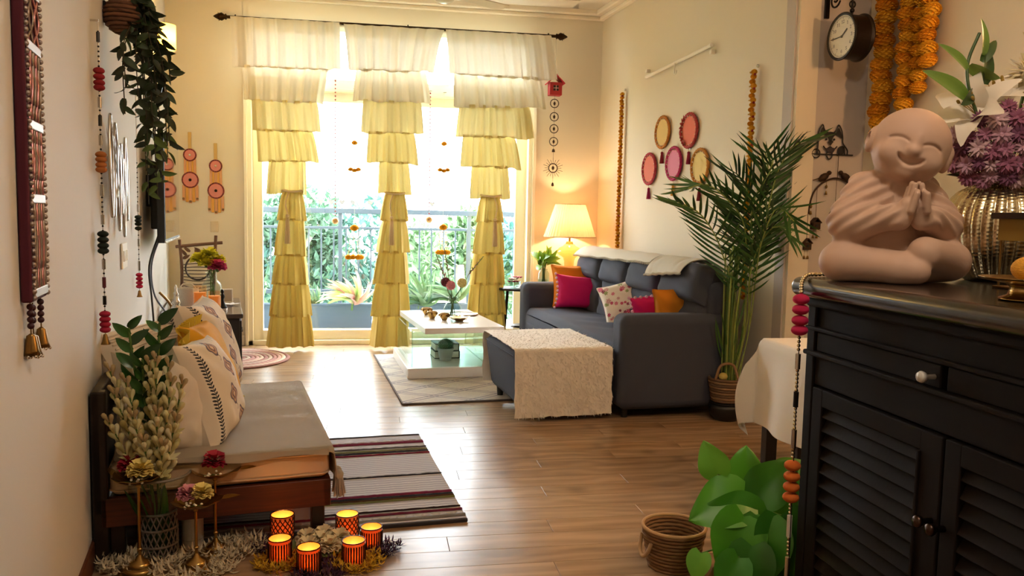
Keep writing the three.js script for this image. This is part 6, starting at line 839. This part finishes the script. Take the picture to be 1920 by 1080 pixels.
// ---------- clock, dog and bird chime on the grey return wall ----------
{
  const zw = -4.579, c = thing('wall_clock', 'black double-faced station clock hanging from a wrought iron bracket', 'clock', 2.69, 2.32, -4.33), dk = mat(0x1a110d, 0.4, { metalness: 0.5 }), dg = new THREE.Group(); 
  const face = canvasTex(512, 512, (g, w, h) => { g.fillStyle = '#e4dccb'; g.fillRect(0, 0, w, h); g.translate(w / 2, h / 2); g.strokeStyle = g.fillStyle = '#241c18'; g.lineWidth = 4; g.beginPath(); g.arc(0, 0, 236, 0, 7); g.stroke(); for (let i = 0; i < 60; i++) { g.save(); g.rotate(i * PI / 30); g.fillRect(-2, -232, i % 5 ? 3 : 7, i % 5 ? 10 : 20); g.restore(); } g.font = 'bold 56px serif'; g.textAlign = 'center'; g.textBaseline = 'middle'; for (let i = 1; i <= 12; i++) g.fillText(String(i), 178 * sin(i * PI / 6), -178 * cos(i * PI / 6)); });
  const A = -1.5;
  const turn = (g) => T(g, 0, 0, 0, PI / 2, 0, 0);
  c.rotation.y = A;
  part(turn(lathe([[0.118, -0.062], [0.13, -0.066], [0.136, -0.06], [0.13, -0.05], [0.124, -0.045], [0.124, 0.045], [0.13, 0.05], [0.136, 0.06], [0.13, 0.066], [0.118, 0.062]], 48)), dk, 'drum', c);
  for (const s of [1, -1]) { const d = new THREE.CircleGeometry(0.12, 48); if (s < 0) d.rotateY(PI); const m = part(T(d, 0, 0, s * 0.056), mat(0xffffff, 0.5, { map: face, side: THREE.FrontSide }), 'dial', c); part([T(bx(0.008, 0.066, 0.003, 0, 0.026, 0, 0.001), 0, 0, s * 0.06, 0, 0, -0.92 * s), T(bx(0.006, 0.1, 0.003, 0, 0.042, 0, 0.001), 0, 0, s * 0.0615, 0, 0, 1.6 * s), T(cyl(0.007, 0.007, 0.006, 0, 0, 0, 12), 0, 0, s * 0.06, PI / 2)], black, 'hands', m); part(T(new THREE.CircleGeometry(0.119, 40), 0, 0, s * 0.064), mat(0xffffff, 0.02, { transmission: 1, thickness: 0 }), 'cover_glass', c); }
  part([bar([0, 0.13, 0], [0, 0.2, 0], 0.007, 8), T(new THREE.TorusGeometry(0.018, 0.005, 6, 18), 0, 0.185, 0, 0, PI / 2, 0), ball(0.014, 0, 0.15, 0, 1, 10)], dk, 'hanger', c);
  const b = thing('clock_bracket', 'wrought iron scroll bracket carrying the clock on the grey wall', 'bracket', 2.675, 2.52, zw); part(bx(0.03, 0.34, 0.014, 0, 0.13, 0.008, 0.003), dk, 'back_bar', b); part(bar([0, 0.22, 0.01], [0.02, 0.22, 0.34], 0.008, 8), dk, 'arm', b); const sp = []; for (let i = 0; i < 26; i++) { const a = i * 0.33, q = 0.055 * (1 - i / 34); sp.push(V(0.012, 0.06 + q * cos(a + 2), 0.075 + q * sin(a + 2))); } part(tube(sp, 0.006, 60, 6), dk, 'scroll', b); part(bar([0.015, 0.22, 0.25], [0.015, 0.0, 0.25], 0.005, 6), dk, 'drop_rod', b);
  // dog peeking over a ledge, cut metal line art
  const dog = thing('dog_wall_art', 'black metal dog face peeking over a ledge line on the grey wall', 'wall decor', 2.741, 1.671, zw + 0.012), K = 0.00352, P = (x, y) => V((x - 1557) * K, -(y - 288) * K, 0), ln = (pts, r = 0.0042) => tube(pts.map((a) => P(...a)), r, pts.length * 6, 5), fill = (pts) => { const s = new THREE.Shape(spline(pts.map((a) => P(...a)), pts.length * 5).map((v) => new THREE.Vector2(v.x, v.y))); return new THREE.ExtrudeGeometry(s, { depth: 0.004, bevelEnabled: false }); };
  part(bar(P(1513, 288), P(1601, 288), 0.004, 6), black, 'ledge', dog);
  part([ln([[1533, 288], [1534, 270], [1533, 258], [1536, 244], [1541, 237], [1545, 246], [1552, 251]]), ln([[1562, 251], [1567, 246], [1571, 237], [1577, 245], [1580, 258], [1581, 268], [1590, 280], [1590, 288]])], black, 'outline', dog);
  part(fill([[1536, 258], [1538, 248], [1541, 242], [1546, 250], [1557, 249], [1567, 250], [1571, 242], [1576, 250], [1578, 260], [1572, 256], [1567, 254], [1562, 258], [1557, 266], [1552, 258], [1546, 254], [1541, 256]]), black, 'mask', dog);
  part([T(ball(0.007, 0, 0, 0, 1, 8), P(1549, 262).x, P(1549, 262).y, 0), T(ball(0.007, 0, 0, 0, 1, 8), P(1564, 262).x, P(1564, 262).y, 0)], black, 'eyes', dog); part(fill([[1552, 266], [1557, 264], [1562, 266], [1557, 273]]), black, 'nose', dog);
  part(ln([[1544, 274], [1550, 279], [1557, 275], [1564, 279], [1570, 274]]), black, 'mouth', dog); part(fill([[1548, 278], [1557, 276], [1566, 278], [1561, 286], [1557, 284], [1553, 286]]), mat(0x2a2026, 0.6), 'open_mouth', dog); part(ln([[1552, 282], [1552, 292], [1556, 296], [1561, 292], [1561, 282]]), black, 'tongue', dog);
  part(T(new THREE.TorusGeometry(7.5 * K, 0.004, 6, 24), P(1531, 287).x, P(1531, 287).y, 0), black, 'paw', dog); part(T(cyl(6.5 * K, 6.5 * K, 0.006, 0, 0, 0, 20), P(1578, 281).x, P(1578, 281).y, 0, PI / 2), black, 'ball', dog); part(ln([[1572, 290], [1574, 276], [1582, 274], [1586, 288]]), black, 'paw', dog);
  // bird chime
  const ch = thing('bird_chime', 'rust metal chime of two birds on an arch with hanging birdhouses', 'wind chime', 2.741, 1.671, zw + 0.018), ru = mat(0x3c2616, 0.6, { metalness: 0.4 });
  part(bar(P(1573, 290), P(1573, 330), 0.002, 5), ru, 'hanging_wire', ch); part(ln([[1522, 392], [1524, 372], [1531, 352], [1546, 337], [1567, 329], [1588, 333], [1602, 343], [1612, 358]], 0.0055), ru, 'arch', ch);
  for (const [x, y, s] of [[1548, 327, 1], [1588, 326, -1]]) { const q = part(T(lathe([[0, -0.045], [0.012, -0.035], [0.022, -0.01], [0.02, 0.012], [0.01, 0.03], [0, 0.036]], 14), P(x, y).x, P(x, y).y, 0, 0, 0, -s * 1.0), ru, 'bird', ch); part([T(ball(0.014, 0, 0, 0, 1, 10), P(x + s * 9, y - 7).x, P(x + s * 9, y - 7).y, 0), T(new THREE.ConeGeometry(0.004, 0.014, 6), P(x + s * 13, y - 8).x, P(x + s * 13, y - 8).y, 0, 0, 0, -s * 1.6), T(bx(0.05, 0.004, 0.014), P(x - s * 14, y + 4).x, P(x - s * 14, y + 4).y, 0, 0, 0, s * 0.35)], ru, 'head_and_tail', q); }
  for (const [x, y0, y1, hs] of [[1521, 392, 440, 1], [1536, 346, 404, 1], [1572, 330, 387, 0.9]]) { part(bar(P(x, y0), P(x, y1), 0.0015, 4), ru, 'cord', ch); const p = P(x, y1 + 8), hh = part([bx(0.05 * hs, 0.045 * hs, 0.04, p.x, p.y, 0, 0.003), T(bx(0.044 * hs, 0.007, 0.05, 0, 0, 0, 0.002), p.x - 0.015 * hs, p.y + 0.032 * hs, 0, 0, 0, 0.8), T(bx(0.044 * hs, 0.007, 0.05, 0, 0, 0, 0.002), p.x + 0.015 * hs, p.y + 0.032 * hs, 0, 0, 0, -0.8)], ru, 'birdhouse', ch); part(T(cyl(0.009, 0.009, 0.004, 0, 0, 0, 14), p.x, p.y, 0.021, PI / 2), black, 'hole', hh); for (const s of [-1, 1]) part([bar([p.x + s * 0.008, p.y - 0.022, 0], [p.x + s * 0.012, p.y - 0.06, 0], 0.001, 4), T(lathe([[0, 0.02], [0.005, 0.018], [0.009, 0], [0, 0.003]], 10), p.x + s * 0.012, p.y - 0.078, 0)], brassDark, 'bell', ch); }
  for (const [x, y] of [[1553, 340], [1526, 375], [1590, 340]]) { part([bar(P(x, y - 5), P(x, y + 8), 0.0012, 4), T(ball(0.008, 0, 0, 0, 1.3, 8), P(x, y + 4).x, P(x, y + 4).y, 0), T(lathe([[0, 0.024], [0.004, 0.022], [0.009, 0], [0, 0.002]], 10), P(x, y + 18).x, P(x, y + 18).y, 0)], brassDark, 'bell', ch); }
}
// ---------- right wall: rings with tassels, flower strings, bar ----------
{
  const onWall = (z, off = 0) => [2.172 + 0.1 * (z - ZB) - off, z];
  const ring = (label, y, z, rim, fill, tas, r, rosette) => {
    const [x] = onWall(z, 0.012), t = thing('hoop_hanging', label, 'wall hanging', x, y, z, TR - PI / 2), rm = mat(rim, 0.85), fm = mat(fill, 0.9), bm = mat(0xe2c6a8, 0.6);
    part(T(cyl(r * 0.88, r * 0.88, 0.006, 0, 0, 0, 40), 0, 0, 0, PI / 2), fm, 'cloth_disc', t); const P = []; for (let i = 0; i < 60; i++) { const a = i / 60 * 2 * PI, q = r * (0.92 + 0.035 * (i % 2)); P.push(V(q * cos(a), q * sin(a), 0.004)); } part(tube(P, 0.012, 120, 7, true), rm, 'braided_rim', t); for (let i = 0; i < 18; i++) { const a = i * PI / 9; part(ball(0.006, r * 0.83 * cos(a), r * 0.83 * sin(a), 0.008, 1, 6), bm, 'bead', t); }
    const g = []; for (let i = 0; i < 18; i++) { const a = i * 2.4, q = 0.018 * Math.sqrt(i / 18); g.push(bar([q * 0.4 * cos(a), -r - 0.035, q * 0.4 * sin(a)], [q * cos(a), -r - 0.12, q * sin(a)], 0.004, 4)); } g.push(ball(0.012, 0, -r - 0.035, 0, 1, 10)); const tm = part(g, mat(tas, 0.85), 'tassel', t); part([bar([0, -r, 0.004], [0, -r - 0.03, 0], 0.0025, 5)], bm, 'cord', tm);
    if (rosette) { const q = []; for (let i = 0; i < 10; i++) { const a = i * 0.63; q.push(T(leaf(0.03, 0.02, { n: 3 }), 0, 0, 0.01, 0.5, 0, 0), ball(0.009, r * 0.9 * cos(2.2 + i * 0.22), r * 0.9 * sin(2.2 + i * 0.22), 0.016, 0.8, 6)); T(q[q.length - 2], r * 0.9 * cos(2.2 + i * 0.22), r * 0.9 * sin(2.2 + i * 0.22), 0, 0, 0, a); } part(q, rm, 'trim_flowers', t); }
  };
  ring('pale yellow fabric hoop with red tassel, upper left of five', 1.962, -6.32, 0xb8742c, 0xe2c27e, 0x8c1428, 0.132); ring('coral fabric hoop with crimson tassel, upper right of five', 1.932, -5.862, 0xa83c3c, 0xdf7a66, 0x8a1236, 0.134, 1); ring('coral fabric hoop with magenta tassel, lower left of five', 1.678, -6.55, 0xb03a48, 0xe08070, 0x96124a, 0.134);
  ring('pink fabric hoop with mustard tassel in the lower middle', 1.697, -6.1, 0xb0285c, 0xd888a4, 0xc8922c, 0.134); ring('pale yellow fabric hoop with dark red tassel, lower right of five', 1.651, -5.674, 0xb87a2c, 0xe2c884, 0x7c1822, 0.134);
  const str = (label, z, y0, y1) => { const [x] = onWall(z, 0.035), t = thing('flower_string', label, 'garland', x, 0, z), red = mat(0x8c1c14, 0.7), pale = mat(0xe6c77c, 0.8); part(bar([0, y0, 0], [0, y1, 0], 0.0015, 4), pale, 'thread', t); for (let y = y0, i = 0; y < y1; y += 0.03, i++) { const m = part(marigold, mgM[i % 3], 'flower', t); m.position.set(0, y, 0.012 * sin(i * 2.1)); m.rotation.y = i; m.scale.set(0.021, 0.017, 0.021); if (i % 3 === 0) part(ball(0.0085, -0.008, y + 0.01, 0.034, 1, 8), red, 'red_bead', t); else if (i % 3 === 1) part(ball(0.006, -0.012, y, -0.024, 1, 6), pale, 'white_bead', t); } part(T(lathe([[0, 0], [0.012, 0.004], [0.01, 0.014], [0, 0.016]], 12), 0.035, y1 + 0.02, 0, 0, 0, PI / 2), silver, 'wall_hook', t); };
  str('long orange flower string in the far corner of the right wall', -7.13, 1.0, 2.4); str('long orange flower string behind the palm on the right wall', -4.97, 0.75, 2.24);
  const [bx0] = onWall(-6.09, 0.03), b = thing('wall_bar', 'white tilted curtain bar with hook high on the right wall', 'rail', bx0, 2.48, -6.09, TR); part(T(cyl(0.014, 0.014, 1.1, 0, 0, 0, 12), 0, 0, 0, PI / 2 - 0.045), upvc, 'tube', b); part(bx(0.035, 0.032, 0.035, 0.01, -0.022, 0.545, 0.006), upvc, 'bracket', b); part(bx(0.035, 0.03, 0.03, 0.01, 0.022, -0.54, 0.006), upvc, 'bracket', b); part(tube([[-0.01, 0, 0.0], [-0.015, -0.06, 0.0], [-0.02, -0.095, 0.02], [-0.02, -0.09, 0.045], [-0.02, -0.07, 0.05]], 0.005, 20, 6), upvc, 'hook', b);
}
// ---------- hanging in the window, chime, fan ----------
{
  const red = mat(0x9c1c24, 0.6), cry = mat(0xfff0e0, 0.05, { transmission: 0.8, thickness: 0.04, ior: 1.5 });
  const beads = (label, x, y0, y1) => { const t = thing('crystal_string', label, 'hanging ornament', x, 0, -7.645); part(bar([0, y0, 0], [0, y1, 0], 0.001, 4), silver, 'thread', t); for (let y = y0 + 0.045, i = 0; y < y1; y += 0.034, i++) part(ball(0.007, 0, y, 0, 1, 6), red, 'bead', t); part(new THREE.IcosahedronGeometry(0.033, 1), mat(0xd8b48c, 0.1, { metalness: 0.3 }), 'crystal_ball', t).position.y = y0 - 0.01; part([T(bx(0.03, 0.006, 0.03), 0, y1, 0), bar([0, y1 + 0.003, 0.01], [0, y1 + 0.003, -0.117], 0.003, 6)], silver, 'hook_arm', t); };
  beads('red bead string with crystal ball in the left door gap', -0.374, 1.19, 2.47); beads('red bead string with crystal ball in the right door gap', 0.496, 1.22, 2.41);
  const mari = (label, x, ys, r) => { const t = thing('marigold_hanger', label, 'hanging ornament', x, 0, -7.645), white = mat(0xf0e8d8, 0.7); part(bar([0, ys[3], 0], [0, 2.4, 0], 0.0012, 4), white, 'thread', t); part([T(bx(0.03, 0.006, 0.03), 0, 2.4, 0), bar([0, 2.4, 0.01], [0, 2.4, -0.117], 0.003, 6)], silver, 'hook_arm', t);
    const fl = (x, y, z, s) => { const m = part(marigold, mgM[1], 'flower', t); m.position.set(x, y, z); m.scale.set(s, s * 0.7, s); }; fl(0, ys[0], 0, 0.03); for (const dx of [-0.035, 0.0, 0.035]) fl(dx, ys[1] + Math.abs(dx) * 0.3, dx ? 0 : 0.02, 0.026); fl(0, ys[2] + 0.01, 0, 0.04);
    const n = 7; for (let i = 0; i < n; i++) { const a = i / n * 2 * PI; fl(r * cos(a), ys[3], r * sin(a) * 0.6, 0.032); part(bar([0.03 * cos(a), ys[2] - 0.01, 0.02 * sin(a)], [r * cos(a), ys[3] + 0.02, r * sin(a) * 0.6], 0.0012, 4), white, 'strand', t); for (let k = 1; k < 7; k++) part(ball(0.006, lerp(0.03, r, k / 7) * cos(a), lerp(ys[2] - 0.01, ys[3] + 0.02, k / 7), lerp(0.02, r * 0.6, k / 7) * sin(a), 1, 5), white, 'strand_bead', t); } };
  mari('marigold hanger with white strands in the left door gap', -0.2, [1.905, 1.65, 1.108, 0.845], 0.06); mari('marigold hanger with white strands over the coffee table vase', 0.63, [1.925, 1.67, 1.13, 0.9], 0.045);
  const bu = thing('heart_bunting', 'row of small grey hearts strung across the balcony', 'bunting', -0.46, 1.4, -8.6), hs = new THREE.Shape(); hs.moveTo(0, -0.03); hs.bezierCurveTo(-0.045, 0, -0.03, 0.035, 0, 0.015); hs.bezierCurveTo(0.03, 0.035, 0.045, 0, 0, -0.03); const hg = new THREE.ExtrudeGeometry(hs, { depth: 0.008, bevelEnabled: false }); part(tube([[-0.6, 0.02, 0], [0, 0, 0], [1.2, 0.02, 0]], 0.002, 20, 4), iron, 'string', bu); for (const x of [-0.22, -0.11, 0, 0.11, 0.22, 0.4, 1.05]) part(hg, mat(0x8c8c94, 0.7), 'heart', bu).position.set(x, -0.03, 0);
  // birdhouse chime
  const t = thing('birdhouse_chime', 'red birdhouse chime of rings and a sun hanging from the rod end', 'wind chime', 1.682, 0, -7.625), rd = mat(0xa4121e, 0.5), ir = mat(0x3a2818, 0.5, { metalness: 0.5 });
  part([bar([0, 2.955, 0], [0, 2.62, 0], 0.0015, 4), tube([[-0.06, 2.52, 0], [0, 2.68, 0], [0.06, 2.52, 0]], 0.002, 8, 4)], silver, 'cord', t);
  const hs2 = part(bx(0.12, 0.12, 0.1, 0, 2.475, 0, 0.004), rd, 'birdhouse', t); part([T(bx(0.125, 0.01, 0.13, 0, 0, 0, 0.002), -0.038, 2.565, 0, 0, 0, 0.75), T(bx(0.125, 0.01, 0.13, 0, 0, 0, 0.002), 0.04, 2.565, 0, 0, 0, -0.75)], mat(0xb81c2c, 0.5), 'roof', hs2); part([plain(0.05, 0.05, 0.004, 0, 2.48, 0.051)], mat(0x2a0a0c, 0.6), 'window', hs2); part([plain(0.05, 0.005, 0.006, 0, 2.48, 0.052), plain(0.005, 0.05, 0.006, 0, 2.48, 0.052)], mat(0xd8b0a8, 0.6), 'muntin', hs2);
  part(bar([0, 2.415, 0], [0, 1.56, 0], 0.0012, 4), ir, 'wire', t);
  for (const y of [2.342, 2.216, 2.102, 1.98]) { const r = part(T(new THREE.TorusGeometry(0.04, 0.004, 6, 26), 0, y, 0), ir, 'ring', t); part(T(lathe([[0, -0.022], [0.01, -0.01], [0.012, 0.004], [0, 0.022]], 10), 0, y, 0), ir, 'inner_bell', r); }
  part(T(lathe([[0, 0.02], [0.012, 0.01], [0.016, -0.014], [0, -0.014]], 12), 0, 1.895, 0), ir, 'bell', t); const sn = part(T(new THREE.TorusGeometry(0.042, 0.005, 6, 26), 0, 1.728, 0), ir, 'sun_ring', t); for (let i = 0; i < 20; i++) { const a = i * PI / 10; part(bar([0.046 * cos(a), 1.728 + 0.046 * sin(a), 0], [(i % 2 ? 0.1 : 0.082) * cos(a), 1.728 + (i % 2 ? 0.1 : 0.082) * sin(a), 0], 0.002, 5), ir, 'sun_ray', sn); } part(ball(0.014, 0, 1.728, 0, 1.4, 8), ir, 'inner_bell', sn); part(T(lathe([[0, 0.024], [0.01, 0.01], [0.014, -0.012], [0, -0.02]], 12), 0, 1.57, 0), ir, 'bell', t);
  // ceiling fan
  const f = thing('ceiling_fan', 'pale beige ceiling fan at the top edge before the rod', 'fan', 0.5, 2.86, -6.25), fm = mat(0xd9ccb2, 0.4); part(lathe([[0, 0], [0.05, 0.004], [0.075, 0.02], [0.1, 0.05], [0.105, 0.09], [0.08, 0.12], [0.03, 0.13], [0, 0.13]], 32), fm, 'motor', f); part(cyl(0.012, 0.012, 0.28, 0, 0.27, 0), fm, 'rod', f); part(lathe([[0.012, 0.35], [0.05, 0.36], [0.06, 0.41], [0, 0.41]], 24), fm, 'canopy', f);
  for (let i = 0; i < 3; i++) { const a = 0.55 + i * 2 * PI / 3, bl = part(slab(10, 14, (u, v) => [0.1 + 0.5 * v, 0.075 + 0.012 * (u - 0.5), (u - 0.5) * lerp(0.1, 0.13, v)], 0.006), fm, 'blade', f); bl.rotation.y = a; }
}
renderer.render(scene, camera);
